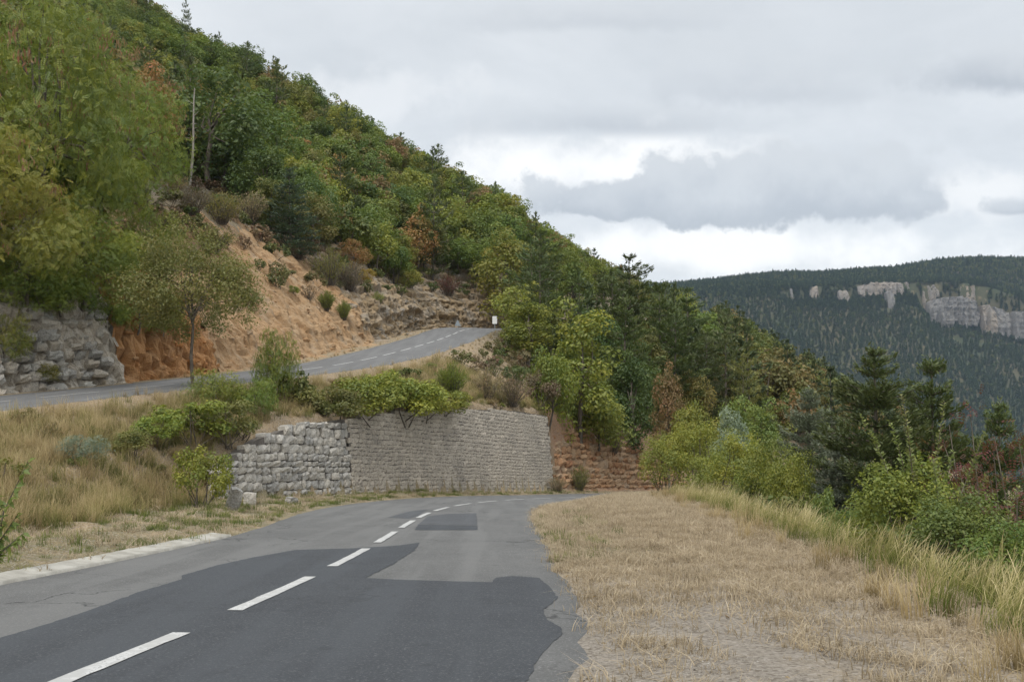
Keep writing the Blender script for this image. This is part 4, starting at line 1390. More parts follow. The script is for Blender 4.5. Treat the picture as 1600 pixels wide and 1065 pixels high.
def plant(kind, u, vb, vt, wpx, colour, name, label, cat, y=None, group=None, **kw):
    """plant seen with its foot at pixel (u, vb) and its top at vt; for hidden feet the distance y is given instead"""
    if y is None:
        q = hit(u, vb)
        x, y, z = q
    else:
        x = P(u, vt, y).x; z = gz(x, y)
    top = P(u, vt, y).z
    h = max(top - z, 0.3)
    return put_plant(kind, x, y, h * kw.pop('hs', 1.0), wpx * y / F, colour, name, label, cat, group, z=z, **kw)


T_, S_ = 'tree', 'shrub'
# --- near left: robinias on and above the grey face
plant('robinia', -45, 500, 140, 330, 'robingold', 'robinia_tree', 'near yellowing robinia with brown seed pods hanging in at the left edge', T_, var=0)
plant('robinia', 70, 400, -70, 330, 'robin', 'robinia_tree', 'large feathery robinia with brown pods over the grey rock face', T_, var=0)
plant('robinia', 205, 330, 90, 190, 'robin', 'robinia_tree', 'slim feathery robinia left of the copper brown tree', T_, var=1)
plant('robinia', 130, 480, 280, 190, 'robin', 'robinia_tree', 'low bushy robinia spreading over the top of the grey rock face', T_, var=1)
plant('robinia', 215, 520, 420, 130, 'robin', 'robinia_tree', 'small robinia on the rock face left of the thin roadside tree', T_, var=2)
plant('robinia', 40, 500, 350, 170, 'robin', 'robinia_tree', 'dark low robinia hanging down the grey face', T_, var=1)
plant('robinia', 70, 602, 560, 60, 'robingold', 'robinia_tree', 'tiny yellow robinia sprig at the foot of the grey face', T_, var=2)
plant('robinia', 165, 520, 450, 80, 'robin', 'robinia_tree', 'bright green robinia tuft low on the grey face', T_, var=2)
for (u, vb, vt, wp, c_, v_, lb_) in [
        (20, 330, 120, 200, 'robin', 1, 'robinia crown high at the left edge behind the yellowing one'),
        (150, 380, 170, 170, 'robin', 0, 'middle feathery robinia above the grey face'),
        (232, 430, 300, 110, 'robin', 2, 'scrubby robinia beside the pale scree under the copper tree'),
        (95, 490, 400, 120, 'robin', 2, 'green robinia bush halfway up the grey face'),
        (165, 440, 350, 110, 'robin', 2, 'robinia bush on the upper lip of the grey face'),
        (5, 575, 470, 90, 'robingold', 2, 'yellowish robinia hanging at the far left of the grey face'),
        (255, 520, 430, 70, 'olive', 2, 'sparse olive robinia at the border of grey and orange rock'),
        (60, 330, 170, 150, 'robin', 1, 'robinia with tawny pods over the middle of the grey face')]:
    plant('robinia', u, vb, vt, wp, c_, 'robinia_tree', lb_, T_, var=v_)
for (u, vb, vt, wp, c_, lb_) in [
        (262, 370, 325, 70, 'olive', 'olive brush on the stony slope below the dead trunk'),
        (300, 335, 290, 70, 'heath', 'brown brush round the foot of the dead trunk'),
        (345, 350, 300, 80, 'olive', 'pale olive brush right of the dead trunk'),
        (330, 395, 350, 90, 'olive', 'wide olive brush above the thin roadside tree'),
        (390, 350, 300, 70, 'straw', 'straw coloured twiggy brush left of the blue green conifer'),
        (270, 310, 270, 60, 'brown', 'brown brush left of the dead trunk')]:
    plant('brush', u, vb, vt, wp, c_, 'brush', lb_, S_)
plant('oak', 232, 268, 80, 90, 'russet', 'broadleaf_tree', 'copper brown withering tree left of the bare dead trunk', T_, var=1)
plant('oak', 330, None, 70, 190, 'dark', 'oak_tree', 'big dark green oak behind the bare dead trunk', T_, var=0, y=hit(296, 292).y + 7)
plant('oak', 405, 305, 130, 140, 'mid', 'oak_tree', 'bright oak with pale leaves right of the bare dead trunk', T_, var=3)
plant('spruce', 455, 398, 262, 115, 'blue', 'conifer_tree', 'dense blue green conifer standing at the top edge of the earth slope', T_)
plant('airy', 302, 606, 335, 225, 'olive', 'roadside_tree', 'thin airy roadside tree with olive leaves on the edge of the upper road', T_)
plant('oak', 552, 425, 365, 50, 'russet', 'broadleaf_tree', 'small orange brown tree above the tan slope', T_)
plant('shrub', 573, 450, 415, 34, 'gold', 'yellow_shrub', 'golden yellow shrub at the top of the rock ledges', S_)
plant('brush', 515, 445, 390, 75, 'olive', 'brush', 'pale olive brush on the rim of the tan slope below the conifer', S_)
plant('brush', 548, 455, 408, 60, 'heath', 'brush', 'grey brown brush between the olive brush and the yellow shrub', S_)
plant('broom', 510, 485, 455, 32, 'fresh', 'broom_shrub', 'left broom tuft growing on the bare tan slope', S_)
plant('broom', 537, 500, 470, 26, 'fresh', 'broom_shrub', 'right broom tuft growing on the bare tan slope', S_)
plant('shrub', 458, 462, 444, 20, 'fresh', 'shrub', 'small round green shrub alone on the upper tan slope', S_)
plant('shrub', 612, 440, 372, 75, 'mid', 'shrub', 'mid green bush overhanging the grey ledges', S_)
plant('shrub', 640, 455, 415, 45, 'yellow', 'shrub', 'yellow green bush hanging down over the ledges', S_)
plant('brush', 700, 462, 430, 50, 'red', 'red_shrub', 'dark red shrub above the ledges left of the upper bend', S_)
plant('brush', 590, 478, 455, 24, 'fresh', 'brush', 'thin green brush in the crack of the ledges', S_)
# --- around the bend of the upper road
plant('oak', 790, None, 345, 120, 'yellow', 'broadleaf_tree', 'yellow green tree with dark limbs behind the white marker board', T_, y=118)
plant('oak', 745, None, 372, 80, 'mid', 'oak_tree', 'round green oak over the ledges left of the yellow green tree', T_, y=124)
plant('pine', 850, None, 362, 105, 'pine', 'pine_tree', 'layered dark pine right of the upper bend', T_, y=112)
plant('slim', 893, None, 372, 75, 'mid', 'broadleaf_tree', 'tall green tree between two pines right of the upper bend', T_, y=108)
plant('slim', 824, None, 455, 92, 'yellow', 'young_tree', 'pale yellow green young tree just below the white marker board', T_, y=84)
plant('slim', 905, 700, 455, 135, 'fresh', 'broadleaf_tree', 'full green tree standing over the red rock bank', T_, sink=2.0, hs=1.2)
plant('oak', 932, 702, 585, 120, 'yellow', 'small_tree', 'low yellow green tree right above the red rock bank', T_, sink=1.6, hs=1.2)
plant('oak', 858, 668, 520, 90, 'fresh', 'small_tree', 'rounded fresh green tree behind the right end of the masonry wall', T_, sink=1.5, hs=1.2)
plant('shrub', 845, 640, 575, 60, 'heath', 'brush', 'purplish brown brush above the right end of the masonry wall', S_)
plant('brush', 800, 635, 590, 70, 'heath', 'brush', 'rusty dry brush behind the top of the masonry wall', S_)
plant('brush', 760, 625, 575, 60, 'straw', 'brush', 'straw coloured brush below the upper road bend', S_)
plant('brush', 955, 712, 665, 60, 'heath', 'brush', 'grey brown brush on top of the red rock bank', S_)
plant('pine', 985, None, 400, 130, 'pine', 'pine_tree', 'tallest dark pine with a ragged flat top on the ridge', T_, y=104)
plant('pine', 945, None, 425, 100, 'pine', 'pine_tree', 'dark pine close left of the tallest ragged pine', T_, y=112)
plant('pine', 972, None, 468, 125, 'pine', 'pine_tree', 'layered pine with drooping tiers behind the green tree', T_, y=84)
plant('slim', 985, 706, 530, 85, 'dark', 'broadleaf_tree', 'dark green leafy tree at the right end of the red bank', T_, sink=1.8, hs=1.2)
plant('slim', 1012, None, 490, 70, 'olive', 'broadleaf_tree', 'olive brown tree in front of the layered pines', T_, y=92)
plant('slim', 1045, None, 545, 62, (0.215, 0.140, 0.055), 'broadleaf_tree', 'rusty brown withering tree below the pines', T_, y=78)
plant('oak', 1082, None, 565, 70, (0.235, 0.190, 0.045), 'broadleaf_tree', 'yellow brown tinged tree beside the rusty brown tree', T_, y=92)
plant('pine', 1032, None, 442, 110, 'pine', 'pine_tree', 'dense pine right of the tallest ragged pine', T_, y=98)
plant('pine', 1078, None, 452, 110, 'pine', 'pine_tree', 'pine at the right end of the ridge row against the far slope', T_, y=104)
plant('pine', 1052, None, 492, 120, 'pine', 'pine_tree', 'broad pine below the ridge row', T_, y=92)
plant('pine', 1105, None, 520, 110, 'pine', 'pine_tree', 'broad tiered pine on the slope right of the rusty tree', T_, y=96)
plant('pine', 1160, None, 555, 95, 'olive', 'pine_tree', 'wide olive toned pine halfway down the slope', T_, y=96)
plant('pine', 1222, None, 568, 60, 'pine', 'pine_tree', 'single dark pine on the lower slope before the valley', T_, y=130)
plant('oak', 1150, None, 600, 95, 'mid', 'oak_tree', 'round green tree above the silvery tree', T_, y=66)
plant('oak', 1090, None, 610, 90, 'thicket', 'small_tree', 'fresh green tree left of the silvery tree', T_, y=62)
plant('slim', 1190, None, 610, 75, 'mid', 'broadleaf_tree', 'green tree right of the silvery tree', T_, y=60)
plant('oak', 1142, None, 622, 62, 'silver', 'whitebeam_tree', 'small tree with silvery white green leaves', T_, y=48)
# --- conifers that stand out on the skyline
for (u, vt, wp, y, lb_) in [(292, 2, 26, 215, 'topmost dark pine on the skyline near the upper edge'), (344, 52, 24, 185, 'second dark pine down the skyline'), (428, 88, 24, 178, 'third dark pine down the skyline'),
                            (543, 158, 28, 170, 'brownish topped pine midway along the skyline'), (674, 230, 48, 150, 'broad dark pine on the skyline above the ledges'), (774, 286, 32, 150, 'lone small pine on the skyline left of the clouds')]:
    plant('pine_far', u, None, vt, wp, 'pine', 'pine_tree', lb_, T_, y=y)
# --- right edge of the shoulder
plant('cedar', 1262, None, 605, 170, 'glaucous', 'cedar_tree', 'blue grey young cedar left of the two dark cedars', T_, y=40, var=0)
plant('cedar', 1372, None, 540, 290, 'pine', 'cedar_tree', 'tallest dark cedar with pale upright tip', T_, y=30, var=0, rot=0.4)
plant('cedar', 1450, None, 562, 250, 'pine', 'cedar_tree', 'second dark cedar right beside the tallest one', T_, y=31, var=1, rot=2.0)
plant('cedar', 1562, None, 625, 220, 'pine', 'cedar_tree', 'smaller cedar near the right edge behind red sumac', T_, y=30, var=0, rot=1.0)
plant('cedar', 1305, None, 705, 150, 'glaucous', 'cedar_tree', 'low blue grey cedar at the feet of the tallest cedar', T_, y=30, var=1)
for (u, vb, vt, wp, c_, lb_) in [
        (1035, 775, 672, 95, 'yellow', 'yellowish shrub at the left end of the green thicket on the shoulder edge'),
        (1090, 785, 655, 130, 'thicket', 'tall fresh green shrub of the thicket below the silvery tree'),
        (1150, 790, 668, 130, 'thicket', 'middle fresh green shrub of the thicket on the shoulder edge'),
        (1205, 800, 672, 130, 'fresh', 'fresh green shrub of the thicket in front of the blue grey cedar'),
        (1250, 815, 700, 110, 'thicket', 'last tall shrub of the thicket before the dark cedars'),
        (1120, 770, 700, 120, 'thicket', 'low green shrub filling the front of the thicket'),
        (1180, 800, 730, 110, 'mid', 'low darker shrub at the front of the thicket')]:
    plant('big_shrub', u, None, vt, wp, c_, 'thicket_shrub', lb_, S_, y=44 - (u - 1030) * 0.062, group='shrubs of the green thicket on the shoulder edge')
plant('shrub', 1290, None, 752, 70, 'mid', 'shrub', 'small green shrub at the right end of the thicket by the cedar', S_, y=26)
# --- bank and wall top
plant('shrub', 300, 705, 615, 130, 'fresh', 'bank_shrub', 'dense green shrub on the bank under the thin roadside tree', S_)
plant('shrub', 245, 700, 640, 90, 'fresh', 'bank_shrub', 'loose green shrub left of the dense bank shrub', S_)
plant('shrub', 355, 700, 615, 100, 'olive', 'bank_shrub', 'olive shrub above the left end of the block wall', S_)
plant('shrub', 316, 792, 690, 95, 'fresh', 'bank_shrub', 'dark green shrub covering the left end of the block wall', S_)
plant('shrub', 205, 720, 665, 80, 'olive', 'bank_shrub', 'dull olive shrub among the dry grass of the bank', S_)
plant('robinia', 125, 722, 668, 90, 'glaucous', 'feathery_plant', 'blue green feathery plant among the dry grass of the bank', 'plant', var=2)
plant('robinia', 400, 652, 575, 80, 'robin', 'robinia_sapling', 'bushy robinia sapling above the block wall', T_, var=2)
plant('robinia', 430, 630, 485, 75, 'robin', 'robinia_sapling', 'thin tall robinia sapling in front of the upper road', T_, var=2)
plant('robinia', 335, 640, 560, 90, 'robin', 'robinia_sapling', 'low robinia sapling beside the thin roadside tree', T_, var=2)
plant('broom', 706, 625, 568, 55, 'fresh', 'broom_shrub', 'rounded bright green broom bush above the masonry wall', S_)
for (u, vb, vt, wp, c_, lb_) in [
        (520, 645, 592, 110, 'olive', 'leftmost yellowish shrub above the joint of the two walls'),
        (570, 648, 575, 120, 'yellow', 'yellow green shrub over the left of the masonry wall'),
        (625, 662, 572, 130, 'yellow', 'spreading yellow green shrub hanging over the masonry wall'),
        (600, 630, 568, 110, 'fresh', 'green shrub behind the spreading shrub on the wall top'),
        (655, 645, 580, 100, 'yellow', 'fresh green shrub left of the rounded broom bush'),
        (690, 642, 595, 95, 'yellow', 'low yellowish shrub in front of the rounded broom bush'),
        (475, 630, 585, 90, 'olive', 'dull olive shrub on the bank left of the wall top shrubs')]:
    plant('shrub', u, vb, vt, wp, c_, 'wall_top_shrub', lb_, S_, group='shrubs along the top of the retaining walls', sink=0.45, hs=1.15)
plant('brush', 905, 768, 728, 40, 'olive', 'brush', 'small dull brush at the foot of the red rock bank', S_)
plant('brush', 872, 768, 745, 40, 'straw', 'brush', 'straw brush at the right foot of the masonry wall', S_)

# --- wild shoots at the right: upright stems set with small leaves
def shoot_mesh(seed, h, leaf, n, thick):
    rr = np.random.RandomState(seed)
    a, c_ = Geo(), Geo()
    bend = rr.normal(0, .10, 2) * h
    f = np.linspace(0, 1, 6)
    pts_ = np.stack([bend[0] * f ** 2, bend[1] * f ** 2, h * f], 1)
    a.tube(pts_, np.linspace(thick, thick * .3, 6), 4)
    k = rr.uniform(0.15, 1.0, n)
    ctr = np.stack([bend[0] * k ** 2, bend[1] * k ** 2, h * k], 1)
    az = rr.uniform(0, 6.28, n)
    T = np.stack([np.cos(az), np.sin(az), 0.6 + 0 * az], 1)
    l_ = leaf * (1.15 - 0.5 * k) * rr.uniform(.7, 1.2, n)
    c_.leaves(ctr + unit(T) * (l_ * .5)[:, None], T, unit(np.stack([0 * az, 0 * az, 1 + 0 * az], 1) + rr.normal(0, .3, (n, 3))), l_, l_ * .5, np.clip(.55 + .3 * k + rr.normal(0, .1, n), 0, 1))
    return a.mesh('stem', bark_m, True), c_.mesh('leaves', LEAF)


def wild_bush(u, y, vt, wpx, colour, label, shoots, seed, sc='pale', base='big_shrub'):
    x = P(u, vt, y).x; z = gz(x, y)
    h = P(u, vt, y).z - z
    r = put_plant(base, x, y, h, wpx * y / F, colour, 'wild_bush', label, S_, z=z)
    r.rotation_euler = (0, 0, 0)
    rr = random.Random(seed)
    for (us, vs_, lean) in shoots:
        q = P(us, vs_, y)
        hh = q.z - z - 0.35 * h
        ms, ml = shoot_mesh(seed + int(us), hh, 0.10, int(60 * hh) + 40, 0.012)
        st = link('stem', ms, r, (q.x - x - lean * hh, rr.uniform(-.3, .3), 0.35 * h)); st.rotation_euler = (rr.uniform(-.05, .05), math.atan(lean), 0)
        lv = link('leaves', ml, st); lv.color = (*[k * rr.uniform(.9, 1.1) for k in GREENS[sc]], 1)
    return r


wild_bush(1425, 15.0, 705, 230, 'fresh', 'wild bush with long upright leafy shoots in front of the dark cedars',
          [(1378, 640, -0.10), (1421, 618, 0.02), (1458, 628, -0.04), (1441, 668, 0.05), (1402, 655, -0.12), (1482, 700, 0.25)], 31)
wild_bush(1510, 13.0, 760, 230, 'mid', 'wild bush with slanting shoots right of the upright shoots',
          [(1542, 660, 0.42), (1550, 726, 0.5), (1562, 764, 0.55), (1490, 720, 0.1)], 47)
wild_bush(1600, 11.5, 800, 220, 'mid', 'green bush with reddish sprays at the right edge', [(1600, 760, 0.2)], 52)
wild_bush(1335, 19, 790, 150, 'mid', 'dark low bush under the tallest cedar behind the tall grass', [(1335, 780, -0.2)], 58)


def sumac(u, y, vt, wpx, label, seed):
    x = P(u, vt, y).x; z = gz(x, y); h = P(u, vt, y).z - z
    w_ = wpx * y / F
    rr = np.random.RandomState(seed)
    a, c_ = Geo(), Geo()
    ends = []
    for k in range(9):
        e = np.array([rr.uniform(-.5, .5) * w_, rr.uniform(-.4, .4) * w_, h * rr.uniform(.6, 1.0)])
        s = np.array([0, 0, -0.1]) + e * np.array([.1, .1, 0])
        m_ = s + (e - s) * .55 + rr.normal(0, .04, 3) * h
        a.tube(np.stack([s, m_, e]), [0.02, 0.014, 0.006], 4)
        ends += [e, m_ + (e - m_) * .5]
    ends = np.array(ends)
    n = 170
    kk = rr.randint(len(ends), size=n)
    ctr = ends[kk] + rr.normal(0, .16, (n, 3))
    T = unit(rr.normal(size=(n, 3)) + np.array([0, 0, -.25])); N = unit(rr.normal(0, .5, (n, 3)) + np.array([0, 0, 1]))
    pinnate(c_, rr, ctr, T, N, rr.uniform(.10, .20, n), 4, 0.34, np.clip(rr.normal(.5, .2, n), 0, 1), 0)
    r = empty('sumac_shrub', (x, y, z), label, S_)
    link('stem', a.mesh('stem', bark_m, True), r)
    o = link('leaves', c_.mesh('leaves', LEAF), r); o.color = (*GREENS['red'], 1)


sumac(1512, 16.5, 662, 110, 'dark red sumac between the second cedar and the smaller cedar', 3)
sumac(1568, 15.0, 640, 120, 'dark red sumac in front of the smaller cedar at the right', 4)
sumac(1580, 13.0, 745, 110, 'lower red leaved sumac at the right edge above the tall grass', 5)

# leafy plant that leans into the picture at the left edge
rr_ = np.random.RandomState(77)
a, c_ = Geo(), Geo()
for k, (e, n) in enumerate([((0.42, .1, 1.15), 26), ((0.16, -.1, 0.80), 20), ((0.30, .1, 0.60), 18), ((-.1, 0, 1.0), 20), ((0.36, .15, 0.40), 16)]):
    e = np.array(e)
    a.tube(np.stack([[0, 0, -.1], e * np.array([.35, .35, .55]), e]), [.014, .01, .004], 4)
    f = np.linspace(.25, 1, n)
    ctr = np.where(f[:, None] < .5, e * np.array([.35, .35, .55]) * (f * 2)[:, None], e * np.array([.35, .35, .55]) + (e - e * np.array([.35, .35, .55])) * (f * 2 - 1)[:, None])
    sg = np.where(np.arange(n) % 2, 1, -1)[:, None]
    T = unit(np.array([0.2, 0, 0.5]) * sg * .6 + np.array([.6, 0, -.1]) + rr_.normal(0, .25, (n, 3)))
    c_.leaves(ctr + T * .05, T, unit(rr_.normal(0, .4, (n, 3)) + np.array([0, -.6, 1])), .13, .055, np.clip(rr_.normal(.5, .15, n), 0, 1))
q = P(0, 700, 13.0)
r = empty('leafy_plant', (P(-12, 700, 13).x, 13.0, gz(P(-12, 700, 13).x, 13.0)), 'dark green leafy plant leaning in at the left edge of the bank', 'plant')
link('stem', a.mesh('stem', bark_m, True), r)
o = link('leaves', c_.mesh('leaves', LEAF), r); o.color = (*GREENS['mid'], 1)
for ch in r.children:
    ch.scale = (1.0, 1.0, 1.25)

# bare dead trunk
q = hit(296, 292)
hh = P(302, 138, q.y).z - q.z
g = Geo()
fz = np.linspace(-0.02, 1, 9)
g.tube(np.stack([0.10 * np.sin(fz * 5) + fz * hh * 0.05, fz * 0, fz * hh], 1), np.linspace(0.13, 0.045, 9), 7)
r = empty('dead_tree', tuple(q), 'bare pale dead trunk standing upright in front of the dark oak', T_)
link('trunk', g.mesh('trunk', grey_bark, True), r)
rr_ = np.random.RandomState(4)
for k in range(8):
    f = rr_.uniform(.25, .85); az = rr_.uniform(0, 6.28)
    g = Geo(); ln = rr_.uniform(.25, .75)
    s = np.array([f * hh * 0.05, 0, f * hh])
    e = s + np.array([math.cos(az), math.sin(az), rr_.uniform(.2, .9)]) * ln
    g.tube(np.stack([s, (s + e) / 2 + rr_.normal(0, .06, 3), e]), [.03, .02, .008], 4)
    link('branch', g.mesh('branch', grey_bark, True), r)

# seed pods of the near robinias
POD = leaf_mat('seed_pod', trans=0.25, vary=0.7)
rr_ = np.random.RandomState(12)
g = Geo()
n = 700
C_ = np.array([[*unit(rr_.normal(size=3)) * rr_.uniform(.5, .95)] for _ in range(60)]) * np.array([3.4, 3.4, 3.3]) + np.array([0, 0, 4.6])
k = rr_.randint(len(C_), size=n)
ctr = C_[k] + rr_.normal(0, .16, (n, 3)) * np.array([1, 1, .8])
g.leaves(ctr, unit(rr_.normal(0, .22, (n, 3)) + np.array([0, 0, -1])), unit(rr_.normal(size=(n, 3)) * np.array([1, 1, .2])), rr_.uniform(.16, .28, n), .06, np.clip(rr_.normal(.5, .25, n), 0, 1))
podm = g.mesh('seed_pods', POD)
for t in [o for o in scene.objects if o.name.startswith('robinia_tree') and o.parent is None][:3]:
    cr = [c_ for c_ in t.children if c_.name.startswith('crown')][0]
    o = link('seed_pods', podm, t); o['kind'] = 'stuff'; o.scale = cr.scale; o.color = (0.22, 0.115, 0.05, 1)
# ================================================================== THE WOODS
def scatter_group(key, meshes):
    """the shapes that a scatter draws on; kept out of the scene"""
    c_ = bpy.data.collections.new(key)
    for me in meshes:
        c_.objects.link(bpy.data.objects.new(key, me))
    return c_


def scatter(name, pts, rot, scl, idx, meshes, label=None, kind='stuff'):
    """one object of kind stuff that carries many small pieces at the points"""
    n = len(pts)
    me = bpy.data.meshes.new(name)
    me.vertices.add(n); me.vertices.foreach_set('co', np.asarray(pts, np.float32).ravel())
    a = me.attributes.new('rot', 'FLOAT_VECTOR', 'POINT'); a.data.foreach_set('vector', np.asarray(rot, np.float32).ravel())
    a = me.attributes.new('scl', 'FLOAT_VECTOR', 'POINT'); a.data.foreach_set('vector', np.asarray(scl, np.float32).ravel())
    a = me.attributes.new('idx', 'INT', 'POINT'); a.data.foreach_set('value', np.asarray(idx, np.int32))
    o = link(name, me)
    tr = bpy.data.node_groups.new(name, 'GeometryNodeTree')
    tr.interface.new_socket('Geometry', in_out='INPUT', socket_type='NodeSocketGeometry')
    tr.interface.new_socket('Geometry', in_out='OUTPUT', socket_type='NodeSocketGeometry')
    gi, go = tr.nodes.new('NodeGroupInput'), tr.nodes.new('NodeGroupOutput')
    ci = tr.nodes.new('GeometryNodeCollectionInfo')
    ci.inputs['Collection'].default_value = scatter_group(name + '_pieces', meshes)
    ci.inputs['Separate Children'].default_value = True; ci.inputs['Reset Children'].default_value = True
    ip = tr.nodes.new('GeometryNodeInstanceOnPoints'); ip.inputs['Pick Instance'].default_value = True
    def attr(nm, ty):
        a_ = tr.nodes.new('GeometryNodeInputNamedAttribute'); a_.data_type = ty; a_.inputs['Name'].default_value = nm
        return a_.outputs['Attribute']
    lk = tr.links.new
    lk(gi.outputs[0], ip.inputs['Points']); lk(ci.outputs[0], ip.inputs['Instance'])
    lk(attr('idx', 'INT'), ip.inputs['Instance Index'])
    lk(attr('rot', 'FLOAT_VECTOR'), ip.inputs['Rotation']); lk(attr('scl', 'FLOAT_VECTOR'), ip.inputs['Scale'])
    lk(ip.outputs[0], go.inputs[0])
    md = o.modifiers.new(name, 'NODES'); md.node_group = tr
    tag(o, label, None, None, kind)
    return o


RW = np.random.RandomState(42)
manual = np.array([(o.location.x, o.location.y) for o in scene.objects if o.parent is None and o.get('category') in ('tree', 'shrub')])


def jgrid(x0, x1, y0, y1, cell):
    gx_, gy_ = np.meshgrid(np.arange(x0, x1, cell), np.arange(y0, y1, cell), indexing='ij')
    return (gx_ + RW.uniform(-.42, .42, gx_.shape) * cell).ravel(), (gy_ + RW.uniform(-.42, .42, gy_.shape) * cell).ravel()


def hill_mask(x, y):
    z, f = ground_z(x, y, True)
    thr = np.interp(f['yU'], [0, 40, 46, 56, 74, 84, 92, 130, 150], [7.5, 7.5, 7.5, 8.8, 8.0, 6, 4, 3.5, 3])
    A = (f['dU'] > UH) & (f['e'] > thr)
    B = (f['dU'] < 0) & (f['dL'] > 0) & (f['a'] > 2.5) & (f['b'] > np.interp(f['yL'], [64, 70, 90], [9, 6, 3.5])) & (f['yL'] > 66) & (f['yU'] > 88)
    C = (f['dL'] < 0) & (f['q'] > 6) & (y > 42)
    return z, A, B, C, f


X1, Y1 = jgrid(-130, 95, 32, 175, 3.7)
X2, Y2 = jgrid(-230, 170, 175, 330, 5.2)
X3, Y3 = jgrid(-420, 330, 330, 860, 7.0)
TX, TY = np.concatenate([X1, X2, X3]), np.concatenate([Y1, Y2, Y3])
TZ, mA, mB, mC, tf = hill_mask(TX, TY)
keep = mA | mB | mC
d2m = ((TX[:, None] - manual[None, :, 0]) ** 2 + (TY[:, None] - manual[None, :, 1]) ** 2).min(1)
pu, pv = pix(TX, TY, TZ)
dead_y = next(o for o in scene.objects if o.name == 'dead_tree').location.y
keep &= ~((np.abs(pu - 315) < 85) & (TY < dead_y + 9) & (pu < 400))          # the bare trunk stands free
keep &= (d2m > 2.4 ** 2) & (pu > -260) & (pu < 1860) & (pv > -420) & (pv < 1300)
TX, TY, TZ, mA, mB, mC = [q[keep] for q in (TX, TY, TZ, mA, mB, mC)]
N_ = len(TX)
dist = np.sqrt(TX ** 2 + TY ** 2)
patchy = wave(TX, TY, 26.0, 1) * 0.5 + wave(TX, TY, 9.0, 4) * 0.5
rnd = RW.rand(N_)
is_pine = (RW.rand(N_) < np.where(mA, np.where(TY > 110, 0.06, 0.02), np.where(mB, 0.48, 0.20)))
TH = np.where(is_pine, RW.uniform(7.5, 12, N_), RW.uniform(5.0, 8.6, N_) * np.where(dist < 70, 0.85, 1.0))
TW = np.where(is_pine, TH * RW.uniform(.42, .6, N_), TH * RW.uniform(.62, .88, N_))
# tops stay under the outline that the wood has against the sky
SKYX, SKYY = [0, 270, 345, 430, 500, 560, 625, 700, 770, 830, 900, 950, 1040, 1200, 1330, 1600], [-160, 0, 58, 95, 140, 168, 215, 255, 300, 345, 398, 425, 446, 530, 612, 760]
SKY = lambda u: np.interp(u, SKYX, SKYY)
pu, pv = pix(TX, TY, TZ)
_, pt = pix(TX, TY, TZ + TH)
room = (pv - (SKY(pu) - 14 + 16 * wave(TX, TY, 14.0))) / np.maximum(pv - pt, 1)
shrink = np.clip(room, 0.38, 1.0)
TH *= shrink; TW *= np.sqrt(shrink)
ok_ = room > 0.15
TX, TY, TZ, mA, mB, mC, dist, patchy, rnd, is_pine, TH, TW = [q[ok_] for q in (TX, TY, TZ, mA, mB, mC, dist, patchy, rnd, is_pine, TH, TW)]
N_ = len(TX)
cname = np.full(N_, 'mid', object)
cname[(rnd < 0.16) | (patchy > 0.55)] = 'dark'
cname[(rnd > 0.40) & (rnd < 0.55) | (patchy < -0.55)] = 'yellow'
cname[(rnd > 0.55) & (rnd < 0.66)] = 'olive'
cname[(rnd > 0.92) & (rnd < 0.96)] = 'russet'
cname[rnd > 0.975] = 'brown'
cname[(rnd > 0.80) & (rnd < 0.86)] = 'fresh'
cname[is_pine] = 'pine'

# which of them show, and how large: paint discs from near to far; the ground hides too
BW, BH, SCL = 400, 266, 0.25
buf = np.zeros((BH, BW), bool)
items = [(math.hypot(o.location.x, o.location.y), None, o) for o in scene.objects if o.parent is None and o.get('category') == 'tree']
items += [(dist[i], i, None) for i in range(N_)]
items.sort(key=lambda t: t[0])
vis = np.zeros(N_)
fr = np.linspace(0.05, 0.97, 60)
hidden = np.zeros(N_, bool)
for i0 in range(0, N_, 400):
    sl = slice(i0, min(N_, i0 + 400))
    tz = TZ[sl] + TH[sl] * 0.8
    xs_, ys_, zs_ = TX[sl, None] * fr, TY[sl, None] * fr, EYE + (tz[:, None] - EYE) * fr
    hidden[sl] = (ground_z(xs_, ys_) > zs_ + 0.3).any(1)
for dd_, i, o in items:
    if o is not None:
        cr = [c_ for c_ in o.children if c_.name.startswith('crown')]
        if not cr: continue
        h_, w2 = cr[0].dimensions.z, max(cr[0].dimensions.x, cr[0].dimensions.y)
        x_, y_, z_ = o.location
    else:
        if hidden[i]: continue
        x_, y_, z_, h_, w2 = TX[i], TY[i], TZ[i], TH[i], TW[i]
    u_, v_ = pix(np.array([x_]), np.array([y_]), np.array([z_ + h_ * 0.55]))
    ru, rv = w2 / 2 / y_ * F * SCL * 0.9, h_ * 0.46 / y_ * F * SCL
    u_, v_ = u_[0] * SCL, v_[0] * SCL
    a0, a1, b0, b1 = int(max(0, u_ - ru)), int(min(BW, u_ + ru + 1)), int(max(0, v_ - rv)), int(min(BH, v_ + rv + 1))
    if a1 <= a0 or b1 <= b0: continue
    yy_, xx_ = np.mgrid[b0:b1, a0:a1]
    m_ = ((xx_ + .5 - u_) / max(ru, .5)) ** 2 + ((yy_ + .5 - v_) / max(rv, .5)) ** 2 < 1
    sub_ = buf[b0:b1, a0:a1]
    if i is not None: vis[i] = (m_ & ~sub_).sum()
    sub_ |= m_
order = np.argsort(-vis)
chosen = np.array([i for i in order[:265] if vis[i] > 3])
cu, cv = pix(TX, TY, TZ + TH * 0.6)

